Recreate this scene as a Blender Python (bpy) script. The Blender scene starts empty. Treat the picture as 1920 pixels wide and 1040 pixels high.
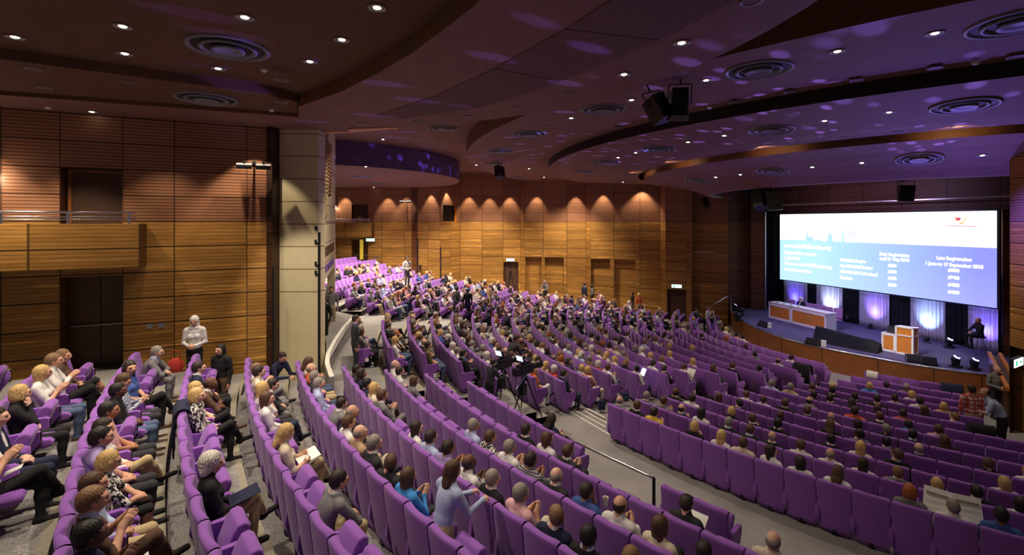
import bpy, bmesh, math, random
import numpy as np
from mathutils import Vector, Matrix, Euler
from mathutils.geometry import delaunay_2d_cdt
random.seed(7)
S = bpy.context.scene
COL = S.collection
PI = math.pi
# ---------------------------------------------------------------- camera, world, exposure
EYE = 6.6                                   # eye height above the flat floor before the stage
cam_d = bpy.data.cameras.new('camera'); cam = bpy.data.objects.new('camera', cam_d); COL.objects.link(cam)
cam.location = (0, 0, EYE); cam.rotation_euler = (PI/2, 0, 0)
cam_d.sensor_fit = 'HORIZONTAL'; cam_d.sensor_width = 36; cam_d.lens = 36*900/1920
cam_d.shift_y = -104/1920; cam_d.clip_start = .1; cam_d.clip_end = 200
S.camera = cam
W = bpy.data.worlds.new('world'); S.world = W; W.use_nodes = True
W.node_tree.nodes['Background'].inputs[0].default_value = (.30, .24, .27, 1)
W.node_tree.nodes['Background'].inputs[1].default_value = .25
S.view_settings.view_transform = 'Standard'; S.view_settings.look = 'None'
S.view_settings.gamma = 1; S.view_settings.exposure = 0.5
WARM = (1.0, .84, .66); COOL = (.28, .16, 1.0)

CX, CY = 20.17, 24.44                       # the centre every row of seats curves about
def pol(R, deg):                            # polar about that centre, 0 = straight out to the left
    a = math.radians(deg); return Vector((CX - R*math.cos(a), CY - R*math.sin(a)))
def topol(x, y):
    dx, dy = CX-x, CY-y; return math.hypot(dx, dy), math.degrees(math.atan2(dy, dx))
def img(p):                                 # where a point lands in the 1920 x 1040 frame
    if p[1] < .2: return (-999, -999)
    return (960+900*p[0]/p[1], 416-900*(p[2]-EYE)/p[1])
def at(px, py, Y):                          # point of the place seen at a pixel, at depth Y
    return Vector(((px-960)/900*Y, Y, EYE-(py-416)/900*Y))
def lamp(kind, name, loc, power, color=WARM, tgt=None, size=.1, cone=60, blend=.6, sy=None):
    l = bpy.data.lights.new(name, kind); l.energy = power; l.color = color
    if kind == 'SPOT': l.spot_size = math.radians(cone); l.spot_blend = blend; l.shadow_soft_size = size
    elif kind == 'AREA':
        l.size = size
        if sy: l.shape = 'RECTANGLE'; l.size_y = sy
    else: l.shadow_soft_size = size
    o = bpy.data.objects.new(name, l); COL.objects.link(o); o.location = loc
    if tgt is not None: o.rotation_euler = (Vector(tgt)-Vector(loc)).to_track_quat('-Z', 'Y').to_euler()
    return o
# general warm house light: rows of ceiling downlights over each block of seats (fixtures are built below)
HOUSE = [  # x, y, z, watts, cone   (over the near left block)
    (-6.6, 8.0, 9.3, 520, 84), (-3.2, 7.0, 9.3, 430, 105), (-1.6, 9.8, 9.2, 330, 120), (1.4, 7.2, 9.2, 200, 115), (-9.6, 6.0, 9.3, 420, 84), (-4.8, 4.2, 9.4, 400, 120),
    (1.6, 4.4, 9.3, 170, 115), (-5.2, 10.2, 9.1, 330, 84),
    # centre block and far blocks
    (-2.6, 16.4, 10.2, 860, 110), (1.4, 15.2, 9.6, 560, 110), (-1.0, 20.4, 10.0, 1050, 110), (3.6, 18.8, 9.6, 700, 110), (2.6, 24.2, 9.6, 1100, 110), (5.2, 22.6, 9.3, 450, 110),
    (0.8, 29.6, 9.6, 1300, 110), (5.4, 28.4, 9.2, 950, 110), (9.6, 26.4, 8.9, 380, 110), (9.4, 20.6, 8.9, 200, 110),
    (-6.4, 25.5, 9.1, 1500, 120), (-8.0, 29.0, 9.1, 1500, 120), (-10.2, 25.0, 9.1, 1200, 120), (-9.6, 32.2, 9.1, 1200, 120), (-5.4, 31.6, 9.1, 1300, 120),
    # right block, kept low for the slides
    (6.2, 13.0, 9.3, 170, 105), (9.2, 15.8, 8.9, 150, 105), (10.2, 11.6, 9.0, 100, 105), (13.0, 14.6, 8.6, 90, 105), (8.6, 18.8, 8.9, 170, 105), (11.2, 18.0, 8.4, 110, 100),
    (8.0, 8.8, 9.2, 120, 105)]
for x, y, z, w, c in HOUSE: lamp('SPOT', 'house_light', (x, y, z), w*1.25, WARM, (x, y, 0), .12, c, .9)
# stage wash and coloured light from the stage rig
SCR_D = Vector((3.4, -10.3, 0)).normalized(); SCR_N = Vector((-.9496, -.3134, 0))
lamp('SPOT', 'stage_wash_light', (13.2, 24.6, 7.7), 900, (.45, .38, 1), (16.2, 25.2, 1), .2, 75, .9)
lamp('SPOT', 'stage_wash_light', (13.6, 20.6, 7.8), 800, (.45, .38, 1), (17.4, 21.2, 1), .2, 75, .9)
lamp('SPOT', 'table_key_light', (10.6, 23.4, 8.4), 2200, (1, .93, .85), (15.3, 26.4, 1.6), .15, 26, .6)
lamp('SPOT', 'lectern_key_light', (11.4, 17.6, 8.4), 1500, (1, .93, .85), (16.6, 20.3, 1.8), .15, 22, .6)
lamp('SPOT', 'blue_back_light', (18.0, 21.4, 2.0), 800, COOL, (8.0, 13.0, 9.4), .1, 95, .8)
lamp('SPOT', 'blue_back_light', (17.4, 27.0, 2.0), 400, COOL, (4.0, 22.0, 9.6), .1, 80, .8)
lamp('SPOT', 'blue_back_light', (18.8, 19.4, 2.0), 1100, COOL, (15.6, 14.0, 5.2), .1, 70, .8)
def gobo(loc, tgt, power, color, cone, sc):
    """moving stage light with a dotted pattern wheel in its beam"""
    o = lamp('SPOT', 'moving_light_beam', loc, power, (1, 1, 1), tgt, .01, cone, .5); l = o.data; l.use_nodes = True; t = l.node_tree; em = t.nodes['Emission']
    tc = t.nodes.new('ShaderNodeTexCoord'); vo = t.nodes.new('ShaderNodeTexVoronoi'); vo.inputs['Scale'].default_value = sc; t.links.new(tc.outputs['Normal'], vo.inputs['Vector'])
    mr = t.nodes.new('ShaderNodeMapRange'); mr.inputs[1].default_value = .16; mr.inputs[2].default_value = .26; mr.inputs[3].default_value = 1; mr.inputs[4].default_value = .0; t.links.new(vo.outputs['Distance'], mr.inputs[0])
    t.links.new(mr.outputs[0], em.inputs['Strength']); em.inputs['Color'].default_value = color+(1,)
gobo((16.6, 18.7, 1.6), (2.6, 12.4, 9.7), 14000, COOL, 34, 26); gobo((17.1, 18.2, 1.6), (-1.2, 20.5, 9.8), 20000, COOL, 30, 34); gobo((17.6, 18.9, 1.7), (-4.5, 26.0, 9.6), 18000, COOL, 20, 40); gobo((16.9, 18.4, 1.6), (8.6, 9.6, 9.7), 5000, COOL, 50, 16)
# ---------------------------------------------------------------- node helpers and materials
MATS = {}
class NT:
    def __init__(s, name):
        s.m = bpy.data.materials.new(name); s.m.use_nodes = True; s.t = s.m.node_tree
        s.b = s.t.nodes['Principled BSDF']; MATS[name] = s.m
    def n(s, typ, **kw):
        nd = s.t.nodes.new('ShaderNode'+typ)
        for k, v in kw.items():
            if k.startswith('i'): 
                key = int(k[1:]); 
                if hasattr(v, 'is_output'): s.t.links.new(v, nd.inputs[key])
                else: nd.inputs[key].default_value = v
            else: setattr(nd, k, v)
        return nd
    def math(s, op, a, b=0.0, c=0.0):
        return s.n('Math', operation=op, i0=a, i1=b, i2=c).outputs[0]
    def mix(s, f, a, b, blend='MIX'):
        nd = s.t.nodes.new('ShaderNodeMix'); nd.data_type = 'RGBA'; nd.blend_type = blend
        for i, v in ((0, f), (6, a), (7, b)):
            if hasattr(v, 'is_output'): s.t.links.new(v, nd.inputs[i])
            else: nd.inputs[i].default_value = (tuple(v)+(1,))[:4] if i > 0 else v
        return nd.outputs[2]
    def set(s, **kw):
        M = {'base': 'Base Color', 'rough': 'Roughness', 'metal': 'Metallic', 'emit': 'Emission Color', 'es': 'Emission Strength', 'spec': 'Specular IOR Level', 'sheen': 'Sheen Weight', 'trans': 'Transmission Weight', 'alpha': 'Alpha'}
        for k, v in kw.items():
            inp = s.b.inputs[M[k]]
            if hasattr(v, 'is_output'): s.t.links.new(v, inp)
            elif k in ('base', 'emit'): inp.default_value = tuple(v)+(1,)
            else: inp.default_value = v
        return s.m
def M_(name, c, rough=.8, var=.12, scale=30, metal=0, **kw):
    """plain surface with a little procedural noise in its colour"""
    if name in MATS: return MATS[name]
    t = NT(name); tc = t.n('TexCoord').outputs['Object']
    nz = t.n('TexNoise', i0=tc); nz.inputs['Scale'].default_value = scale
    k = t.n('MapRange', i0=nz.outputs[0], i1=.3, i2=.7, i3=1-var, i4=1+var).outputs[0]
    col = t.n('VectorMath', operation='SCALE', i0=c[:3]); t.t.links.new(k, col.inputs[3])
    return t.set(base=col.outputs[0], rough=rough, metal=metal, **kw)
def srgb(r, g, b): return tuple(((v/255)/12.92 if v/255 <= .04045 else ((v/255+.055)/1.055)**2.4) for v in (r, g, b))
def emis(name, c, s):
    t = NT(name); nz = t.n('TexNoise'); nz.inputs['Scale'].default_value = 3
    k = t.n('MapRange', i0=nz.outputs[0], i1=.3, i2=.7, i3=s*.96, i4=s*1.04).outputs[0]
    return t.set(base=c, emit=c, es=k, rough=.6)
def make_wood(name, lo, hi, slat_col, dim=1.0):
    """auditorium wall lining: 0.66 m panels; boards below the 6.6 m line, fine slats above it"""
    t = NT(name); pos = t.n('NewGeometry').outputs['Position']; z = t.n('SeparateXYZ', i0=pos).outputs[2]
    uv = t.n('UVMap', uv_map='meters').outputs[0]; u = t.n('SeparateXYZ', i0=uv).outputs[0]
    uvj = t.n('UVMap', uv_map='joint').outputs[0]; j = t.n('SeparateXYZ', i0=uvj).outputs[0]
    zz = t.math('ADD', z, 6.6)                       # multiples of .66 fall on the 6.6 line
    pm = t.math('DIVIDE', zz, .66); pf = t.math('FRACT', pm); pi_ = t.math('FLOOR', pm)
    up = t.math('GREATER_THAN', z, 6.6)
    nb = t.n('MapRange', i0=up, i3=7.0, i4=8.0).outputs[0]
    bm_ = t.math('MULTIPLY', pf, nb); bf = t.math('FRACT', bm_); bi = t.math('FLOOR', bm_)
    jf = t.math('FRACT', j); ji = t.math('FLOOR', j)
    seed = t.n('CombineXYZ', i0=t.math('ADD', t.math('MULTIPLY', bi, 1.7), t.math('MULTIPLY', pi_, 13.1)), i1=t.math('MULTIPLY', ji, 7.3), i2=0.0).outputs[0]
    wn = t.n('TexWhiteNoise', i0=seed).outputs[0]
    seed2 = t.n('CombineXYZ', i0=pi_, i1=ji, i2=3.0).outputs[0]; wn2 = t.n('TexWhiteNoise', i0=seed2).outputs[0]
    gco = t.n('CombineXYZ', i0=t.math('MULTIPLY', u, .9), i1=t.math('MULTIPLY', z, 14.0), i2=t.math('MULTIPLY', wn, 20.0)).outputs[0]
    gn = t.n('TexNoise', i0=gco); gn.inputs['Scale'].default_value = 1.4; gn.inputs['Detail'].default_value = 4
    g = t.n('MapRange', i0=gn.outputs[0], i1=.3, i2=.7, i3=.0, i4=1.0).outputs[0]
    f = t.math('ADD', t.math('MULTIPLY', g, .55), t.math('MULTIPLY', wn, .45))
    low = t.mix(f, lo, hi)
    rare = t.math('GREATER_THAN', t.math('ADD', t.math('MULTIPLY', wn, .6), t.math('MULTIPLY', g, .4)), .83)
    low = t.mix(t.math('MULTIPLY', rare, .5), low, tuple(min(1, v*1.7) for v in hi))
    hi_ = t.mix(t.math('MULTIPLY', g, .35), slat_col, tuple(v*.7 for v in slat_col))
    base = t.mix(up, low, hi_)
    k = t.n('MapRange', i0=wn2, i3=.82*dim, i4=1.12*dim).outputs[0]
    # grooves
    gap = t.n('MapRange', i0=up, i3=.11, i4=.26).outputs[0]
    board = t.math('LESS_THAN', bf, gap); bd = t.math('MULTIPLY', board, .68)
    pan = t.math('LESS_THAN', t.math('ABSOLUTE', t.math('SUBTRACT', pf, .02)), .028)
    jn = t.math('LESS_THAN', t.math('ABSOLUTE', t.math('SUBTRACT', jf, .5)), .488); jn = t.math('SUBTRACT', 1.0, jn)
    gr = t.math('MAXIMUM', bd, t.math('MULTIPLY', t.math('MAXIMUM', pan, t.math('MULTIPLY', jn, .8)), .9))
    k = t.math('MULTIPLY', k, t.math('SUBTRACT', 1.0, gr))
    col = t.n('VectorMath', operation='SCALE', i0=base); t.t.links.new(k, col.inputs[3])
    bp = t.n('Bump', i0=.6, i1=.02); bp.invert = True; t.t.links.new(gr, bp.inputs['Height'])
    t.t.links.new(bp.outputs[0], t.b.inputs['Normal'])
    return t.set(base=col.outputs[0], rough=.5, spec=.3)
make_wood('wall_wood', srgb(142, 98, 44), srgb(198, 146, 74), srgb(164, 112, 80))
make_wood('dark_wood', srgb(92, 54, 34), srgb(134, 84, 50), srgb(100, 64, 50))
def make_carpet(name, c1, c2):
    t = NT(name); tc = t.n('TexCoord').outputs['Object']
    nz = t.n('TexNoise', i0=tc); nz.inputs['Scale'].default_value = 55; nz.inputs['Detail'].default_value = 4; nz.inputs['Roughness'].default_value = .8
    n2 = t.n('TexNoise', i0=tc); n2.inputs['Scale'].default_value = 1.3
    f = t.n('MapRange', i0=nz.outputs[0], i1=.38, i2=.62, i3=0.0, i4=1.0).outputs[0]
    c = t.mix(f, c1, c2); k = t.n('MapRange', i0=n2.outputs[0], i1=.3, i2=.7, i3=.85, i4=1.1).outputs[0]
    v = t.n('VectorMath', operation='SCALE', i0=c); t.t.links.new(k, v.inputs[3])
    return t.set(base=v.outputs[0], rough=.95)
make_carpet('carpet', srgb(104, 102, 102), srgb(178, 174, 170)); make_carpet('stage_carpet', srgb(66, 60, 88), srgb(96, 88, 122))
M_('nosing', srgb(150, 144, 126), .7); M_('nosing_white', srgb(235, 232, 222), .5); M_('riser', srgb(56, 52, 50), .9)
M_('seat_back_fabric', srgb(142, 84, 180), .85, .06, 60, sheen=.2)
def make_fabric():
    t = NT('seat_fabric'); tc = t.n('TexCoord').outputs['Object']; x = t.n('SeparateXYZ', i0=tc).outputs[0]
    st = t.math('FRACT', t.math('MULTIPLY', x, 75.0)); st = t.math('LESS_THAN', st, .4)
    nz = t.n('TexNoise', i0=tc); nz.inputs['Scale'].default_value = 90
    k = t.n('MapRange', i0=nz.outputs[0], i1=.3, i2=.7, i3=.92, i4=1.08).outputs[0]
    k = t.math('MULTIPLY', k, t.math('SUBTRACT', 1.0, t.math('MULTIPLY', st, .13)))
    v = t.n('VectorMath', operation='SCALE', i0=srgb(146, 88, 184)); t.t.links.new(k, v.inputs[3])
    t.set(base=v.outputs[0], rough=.85, sheen=.2)
make_fabric()
M_('black_metal', (.012, .012, .014), .45, metal=.3); M_('black_plastic', (.010, .010, .012), .35); M_('black_cloth', (.006, .006, .008), .95)
M_('chrome', (.75, .75, .76), .22, .03, metal=1); M_('steel', (.42, .42, .44), .35, .05, metal=1)
M_('ceiling_plaster', srgb(98, 66, 46), .8, .08, 2.5); M_('ceiling_mauve', srgb(126, 88, 78), .75, .08, 2.5); M_('ceiling_dark', srgb(40, 24, 20), .9)
M_('ceiling_panel', srgb(104, 74, 68), .85, .05, 8); M_('fascia_brown', srgb(112, 72, 44), .6, .1, 4)
M_('drum_fascia_purple_lit', srgb(96, 66, 104), .6, .1, 2)  # purple stage light on the far drum, put into the base colour
M_('cream', srgb(206, 192, 152), .7, .04, 3); M_('cream_joint', srgb(104, 74, 50), .8); M_('diffuser_grey', srgb(120, 118, 122), .5, .05); M_('diffuser_dark', (.012, .012, .015), .7)
M_('white_paint', srgb(230, 228, 222), .5, .03); M_('paper', srgb(240, 240, 236), .7, .03); M_('stage_wood', srgb(150, 92, 44), .5, .1, 3)
M_('desk_wood', srgb(204, 128, 50), .45, .1, 6); M_('brass', srgb(196, 142, 62), .35, .05, metal=.8); M_('door_wood', srgb(84, 56, 40), .5, .1, 5)
M_('sign_body', srgb(60, 64, 62), .5); emis('sign_glow', srgb(214, 255, 236), 2.2); emis('sign_green', srgb(30, 160, 110), 1.2)
emis('lamp_glow', (1, .93, .82), 7); emis('bulb_glow', (1, .92, .8), 30); emis('blue_glow', (.32, .3, 1), 9)
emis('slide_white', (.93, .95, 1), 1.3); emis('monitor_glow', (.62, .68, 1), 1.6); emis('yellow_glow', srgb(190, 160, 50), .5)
SKIN = [M_('skin_fair', srgb(222, 176, 152), .6, .05), M_('skin_light', srgb(208, 158, 130), .6, .05), M_('skin_tan', srgb(172, 120, 88), .6, .05), M_('skin_dark', srgb(104, 68, 50), .6, .05)]
M_('eye_dark', srgb(84, 58, 48), .4); M_('lips', srgb(186, 124, 108), .5)
CLOTH = {k: M_('cloth_'+k, srgb(*v), .9, .10, 25) for k, v in dict(white=(226, 224, 220), cream=(214, 202, 178), black=(26, 25, 28), charcoal=(48, 47, 52), grey=(122, 120, 122), navy=(32, 36, 66), blue=(66, 92, 158),
    sky=(70, 150, 222), paleblue=(178, 190, 224), pink=(226, 178, 180), red=(196, 62, 48), orange=(208, 96, 48), yellow=(226, 196, 70), olive=(110, 98, 62), brown=(92, 68, 54), tan=(176, 148, 114),
    lilac=(168, 150, 204), khaki=(186, 168, 128), jeans=(78, 96, 126), darkjeans=(44, 54, 78), maroon=(108, 46, 62), green=(132, 160, 60)).items()}
def hairmat(k, c):
    t = NT('hair_'+k); tc = t.n('TexCoord').outputs['Object']; mp = t.n('Mapping', i0=tc); mp.inputs['Scale'].default_value = (1, 1, .22)
    nz = t.n('TexNoise', i0=mp.outputs[0]); nz.inputs['Scale'].default_value = 120; nz.inputs['Detail'].default_value = 3
    f = t.n('MapRange', i0=nz.outputs[0], i1=.35, i2=.65, i3=.55, i4=1.35).outputs[0]; v = t.n('VectorMath', operation='SCALE', i0=c); t.t.links.new(f, v.inputs[3])
    bp = t.n('Bump', i0=.5, i1=.004); t.t.links.new(nz.outputs[0], bp.inputs['Height']); t.t.links.new(bp.outputs[0], t.b.inputs['Normal']); return t.set(base=v.outputs[0], rough=.55)
HAIR = {k: hairmat(k, srgb(*v)) for k, v in dict(black=(26, 22, 22), dark=(50, 38, 32), brown=(88, 62, 44), light=(136, 104, 72), blonde=(206, 172, 112), grey=(146, 138, 130), white=(214, 208, 200), ginger=(172, 96, 44)).items()}
def pattern(name, c1, c2, kind, sc):
    t = NT(name); tc = t.n('TexCoord').outputs['Object']; x, y, z = t.n('SeparateXYZ', i0=tc).outputs[:3]
    if kind == 'check':
        a = t.math('LESS_THAN', t.math('FRACT', t.math('MULTIPLY', t.math('ADD', x, y), sc)), .35); b = t.math('LESS_THAN', t.math('FRACT', t.math('MULTIPLY', z, sc)), .35); f = t.math('MAXIMUM', a, b)
    elif kind == 'stripe': f = t.math('LESS_THAN', t.math('FRACT', t.math('MULTIPLY', z, sc)), .45)
    else:
        nz = t.n('TexNoise', i0=tc); nz.inputs['Scale'].default_value = sc; f = t.math('GREATER_THAN', nz.outputs[0], .5)
    CLOTH[name] = t.set(base=t.mix(f, c1, c2), rough=.9)
pattern('check', srgb(228, 230, 236), srgb(70, 84, 124), 'check', 38); pattern('plaid', srgb(214, 190, 182), srgb(186, 74, 60), 'check', 9)
pattern('stripe', srgb(224, 214, 200), srgb(176, 60, 44), 'stripe', 14); pattern('floral', srgb(228, 224, 218), srgb(30, 28, 32), 'noise', 26); pattern('darkcheck', srgb(190, 188, 190), srgb(46, 38, 52), 'check', 30)
# ---------------------------------------------------------------- mesh helpers
class MB:
    """collects shapes; build() links them as ONE mesh object"""
    def __init__(s): s.v = []; s.f = []; s.m = []
    def add(s, vs, fs, m=0, mat=None):
        o = len(s.v); s.v += [tuple(mat @ Vector(v)) if mat else tuple(v) for v in vs]
        s.f += [tuple(i+o for i in f) for f in fs]; s.m += [m]*len(fs); return s
    def box(s, c, d, m=0, rot=None, mat=None, tap=1.0):
        x, y, z = (v/2 for v in d); vs = []
        for sx, sy, sz in ((-1,-1,-1),(1,-1,-1),(1,1,-1),(-1,1,-1),(-1,-1,1),(1,-1,1),(1,1,1),(-1,1,1)):
            k = tap if sz > 0 else 1; vs.append(Vector((sx*x*k, sy*y*k, sz*z)))
        if rot: r = Euler(rot).to_matrix(); vs = [r @ v for v in vs]
        vs = [v+Vector(c) for v in vs]
        return s.add(vs, [(0,3,2,1),(4,5,6,7),(0,1,5,4),(1,2,6,5),(2,3,7,6),(3,0,4,7)], m, mat)
    def tube(s, pts, r, n=8, m=0, mat=None, cap=True, r2=None):
        pts = [Vector(p) for p in pts]; vs = []; L = len(pts)
        for i, p in enumerate(pts):
            d = (pts[min(i+1, L-1)]-pts[max(i-1, 0)]).normalized(); q = d.to_track_quat('Z', 'Y')
            rr = r if r2 is None else r+(r2-r)*i/(L-1)
            for k in range(n):
                a = 2*PI*k/n; vs.append(p+q @ Vector((rr*math.cos(a), rr*math.sin(a), 0)))
        fs = [(i*n+k, i*n+(k+1) % n, (i+1)*n+(k+1) % n, (i+1)*n+k) for i in range(L-1) for k in range(n)]
        if cap: fs += [tuple(range(n-1, -1, -1)), tuple((L-1)*n+k for k in range(n))]
        return s.add(vs, fs, m, mat)
    def lathe(s, prof, n=24, m=0, mat=None):
        vs = []; L = len(prof)
        for r, z in prof:
            for k in range(n): a = 2*PI*k/n; vs.append((r*math.cos(a), r*math.sin(a), z))
        fs = [(i*n+k, i*n+(k+1) % n, (i+1)*n+(k+1) % n, (i+1)*n+k) for i in range(L-1) for k in range(n)]
        return s.add(vs, fs, m, mat)
    def prism(s, poly, axis, a, b, m=0, mat=None):
        """closed outline extruded along an axis; poly holds the two other coordinates"""
        n = len(poly); vs = []
        for t in (a, b):
            for p in poly: vs.append({'x': (t, p[0], p[1]), 'y': (p[0], t, p[1]), 'z': (p[0], p[1], t)}[axis])
        fs = [(i, (i+1) % n, n+(i+1) % n, n+i) for i in range(n)]+[tuple(range(n-1, -1, -1)), tuple(range(n, 2*n))]
        return s.add(vs, fs, m, mat)
    def ell(s, c, r, m=0, n=16, mat=None):
        prof = [(math.sin(PI*i/10), -math.cos(PI*i/10)) for i in range(11)]; vs = []
        for a, z in prof:
            for k in range(n): t = 2*PI*k/n; vs.append((c[0]+r[0]*a*math.cos(t), c[1]+r[1]*a*math.sin(t), c[2]+r[2]*z))
        fs = [(i*n+k, i*n+(k+1) % n, (i+1)*n+(k+1) % n, (i+1)*n+k) for i in range(10) for k in range(n)]
        return s.add(vs, fs, m, mat)
    def mesh(s, name, mats, smooth=False, bevel=0, fixn=True, uvs=None):
        me = bpy.data.meshes.new(name); me.from_pydata(s.v, [], s.f)
        for m in (mats if isinstance(mats, (list, tuple)) else [mats]): me.materials.append(MATS[m] if isinstance(m, str) else m)
        me.polygons.foreach_set('material_index', s.m)
        if uvs:
            for nm, fn in uvs.items():
                l = me.uv_layers.new(name=nm); l.data.foreach_set('uv', [c for lp in me.loops for c in fn[lp.vertex_index]])
        if bevel or fixn:
            bm = bmesh.new(); bm.from_mesh(me)
            if fixn: bmesh.ops.remove_doubles(bm, verts=bm.verts, dist=1e-5); bmesh.ops.recalc_face_normals(bm, faces=bm.faces)
            if bevel:
                es = [e for e in bm.edges if len(e.link_faces) == 2 and e.calc_face_angle(0) > .6]
                bmesh.ops.bevel(bm, geom=es, offset=bevel, segments=2, affect='EDGES', profile=.6, clamp_overlap=True)
            bm.to_mesh(me); bm.free()
        if smooth: me.shade_smooth()
        return me
    def build(s, name, mats, parent=None, **kw):
        o = bpy.data.objects.new(name, s.mesh(name, mats, **kw)); COL.objects.link(o)
        if parent: o.parent = parent
        return o
def tag(o, label=None, cat=None, group=None, kind=None):
    for k, v in (('label', label), ('category', cat), ('group', group), ('kind', kind)):
        if v: o[k] = v
    return o
def root(name, loc=(0, 0, 0), rz=0, label=None, cat=None, group=None):
    o = bpy.data.objects.new(name, None); COL.objects.link(o); o.empty_display_size = .1
    o.location = loc; o.rotation_euler = (0, 0, rz); return tag(o, label, cat, group)
def inst(name, me, parent=None, loc=(0, 0, 0), rot=(0, 0, 0), sc=None):
    o = bpy.data.objects.new(name, me); COL.objects.link(o); o.location = loc; o.rotation_euler = rot
    if sc: o.scale = (sc,)*3 if isinstance(sc, (int, float)) else sc
    if parent: o.parent = parent
    return o
def struct(o, label=None): o['kind'] = 'structure'; 
# ---------------------------------------------------------------- row geometry
HP = [4.82, 4.88, 4.96, 5.03, 5.10, 5.18, 5.25, 5.35, 5.43, 5.52, 5.58, 5.62, 5.62]      # drop from the eye to the tops of the seat backs
SEAT_H = .98
ROWR = {}; ROWZ = {}
for k in range(13): ROWR[('m', k)] = 21.2-.975*k; ROWZ[('m', k)] = EYE-HP[k]-SEAT_H
for k, (r, h) in {-1: (22.17, 4.57), -2: (23.12, 4.38), -3: (24.0, 4.2), -4: (24.95, 4.0), -5: (25.9, 3.8), -6: (26.85, 3.6)}.items(): ROWR[('m', k)] = r; ROWZ[('m', k)] = EYE-h-SEAT_H
for k in range(11): ROWR[('d', k)] = 24.28+1.05*k-(.05*(k-5) if k > 5 else 0); ROWZ[('d', k)] = EYE-(4.33-.235*k)-SEAT_H
WALLP = [(863, 36.9), (976, 36.5), (983, 36.1), (1099, 34.9), (1107, 34.3), (1238, 32.9), (1248, 32.0), (1296, 31.3), (1298, 31.9), (1366, 30.7)]
WALLP = [Vector(((x-960)/900*Y, Y)) for x, Y in WALLP]
def wallY(X):
    return 36.4 + (X+3.8)*(30.8-36.4)/18.2
SEATS = []       # dict(block,row,n,R,phi,z)
def add_row(block, key, p0, p1, rowno):
    R = ROWR[key]; z = ROWZ[key]; d = math.degrees(.55/R); n = max(1, int(round((p1-p0)/d))); 
    for i in range(n):
        ph = p0+d*(i+.5)
        P = pol(R, ph)
        if block in ('far', 'upper') and P.y > (wallY(P.x)-1.5 if P.x > -4 else 35.4): continue
        x, y = img((P.x, P.y, z+SEAT_H))
        if P.y < 1.5 or x < -130 or x > 2050 or y > 1260: continue
        SEATS.append(dict(b=block, k=key, row=rowno, i=i, R=R, phi=ph, z=z, P=P, x=x, y=y, n=n, first=i == 0, last=i == n-1))
RBs = [33.5, 33.7, 34.2, 34.7, 35.3, 36.0, 36.7, 37.7, 38.6, 39.6, 40.7, 41.5, 42.6]
CBe = [28.4, 28.0, 28.1, 29.1, 30.1, 30.1, 30.5, 31.9, 32.5, 32.5, 33.2, 33.8, 34.3]
CBs = {12: -5, 11: -5, 10: -4.5, 9: -4, 8: -2, 7: -1.5, 6: -1.5, 5: -1.5, 4: -1.5, 3: -1, 2: -.3, 1: 0, 0: 0, -1: 1, -2: 2.5, -3: 7.8, -4: 9.5, -5: 13, -6: 17.5}
CBe2 = {-1: 27.5, -2: 26.3, -3: 24.9, -4: 23.1, -5: 22.2, -6: 21.5}
for k in range(12, -1, -1):
    add_row('right', ('m', k), RBs[k], 58.5, 13-k)
    add_row('far', ('m', k), -36, CBs[k]-math.degrees(1.25/ROWR[('m', k)]), 13-k)
for k in range(12, -7, -1):
    add_row('centre', ('m', k), CBs[k], CBe[k] if k >= 0 else CBe2[k], 13-k)
    if k in (-1, -2): add_row('far', ('m', k), -30, CBs[k]-3.2, 13-k)
D1s = [28, 27, 26.8, 26.9, 26.6, 26.8, 27, 27.6, 28.4, 29.4, 30.6]
add_row('left', ('d', 0), 28.0, 37.9, 1); add_row('left', ('d', 0), 43.0, 45.7, 1)
for k in range(1, 11): add_row('left', ('d', k), D1s[k], [0, 50.5, 53, 54, 55, 56, 56, 54, 54, 52, 50][k], k+1)
for k, (a, b) in enumerate([(-24, -5), (-23, -1), (-21, 2.5), (-19, 2), (-18.4, 1), (-18.6, 0), (-17.6, 0), (-18.2, -1), (-16.6, -2)]): add_row('upper', ('d', k), a, b, k+1)
# ---------------------------------------------------------------- floor tiers
fl = MB()
def ring(mb, r0, r1, z0, z1, p0, p1, m=0, st=2.0):
    n = max(2, int(abs(p1-p0)/st)+1); vs = []
    for i in range(n+1):
        p = p0+(p1-p0)*i/n
        a = pol(r0, p); b = pol(r1, p); vs += [(a.x, a.y, z0), (b.x, b.y, z1)]
    mb.add(vs, [(2*i, 2*i+2, 2*i+3, 2*i+1) for i in range(n)], m)
def tiers(keys, p0, p1, rin, zin, rout):
    """flat ring for every row, riser at its front edge; lighter nosing strip along the edge"""
    bounds = [rin]; zs = []
    for i, k in enumerate(keys): bounds.append(ROWR[k]+.14); zs.append(ROWZ[k])
    bounds[-1] = rout; prev = zin
    for i, z in enumerate(zs):
        r0, r1 = bounds[i], bounds[i+1]
        ring(fl, r0, r0, prev, z, p0, p1, 2)
        ring(fl, r0, r0+.10, z+.001, z+.001, p0, p1, 1); ring(fl, r0+.10, r1, z, z, p0, p1, 0); prev = z
mk = [('m', k) for k in range(12, -1, -1)]; dk = [('d', k) for k in range(11)]
ring(fl, 5, 8.9, 0, 0, -45, 75)
tiers(mk, -42, 75, 8.9, 0, 21.9)
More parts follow.
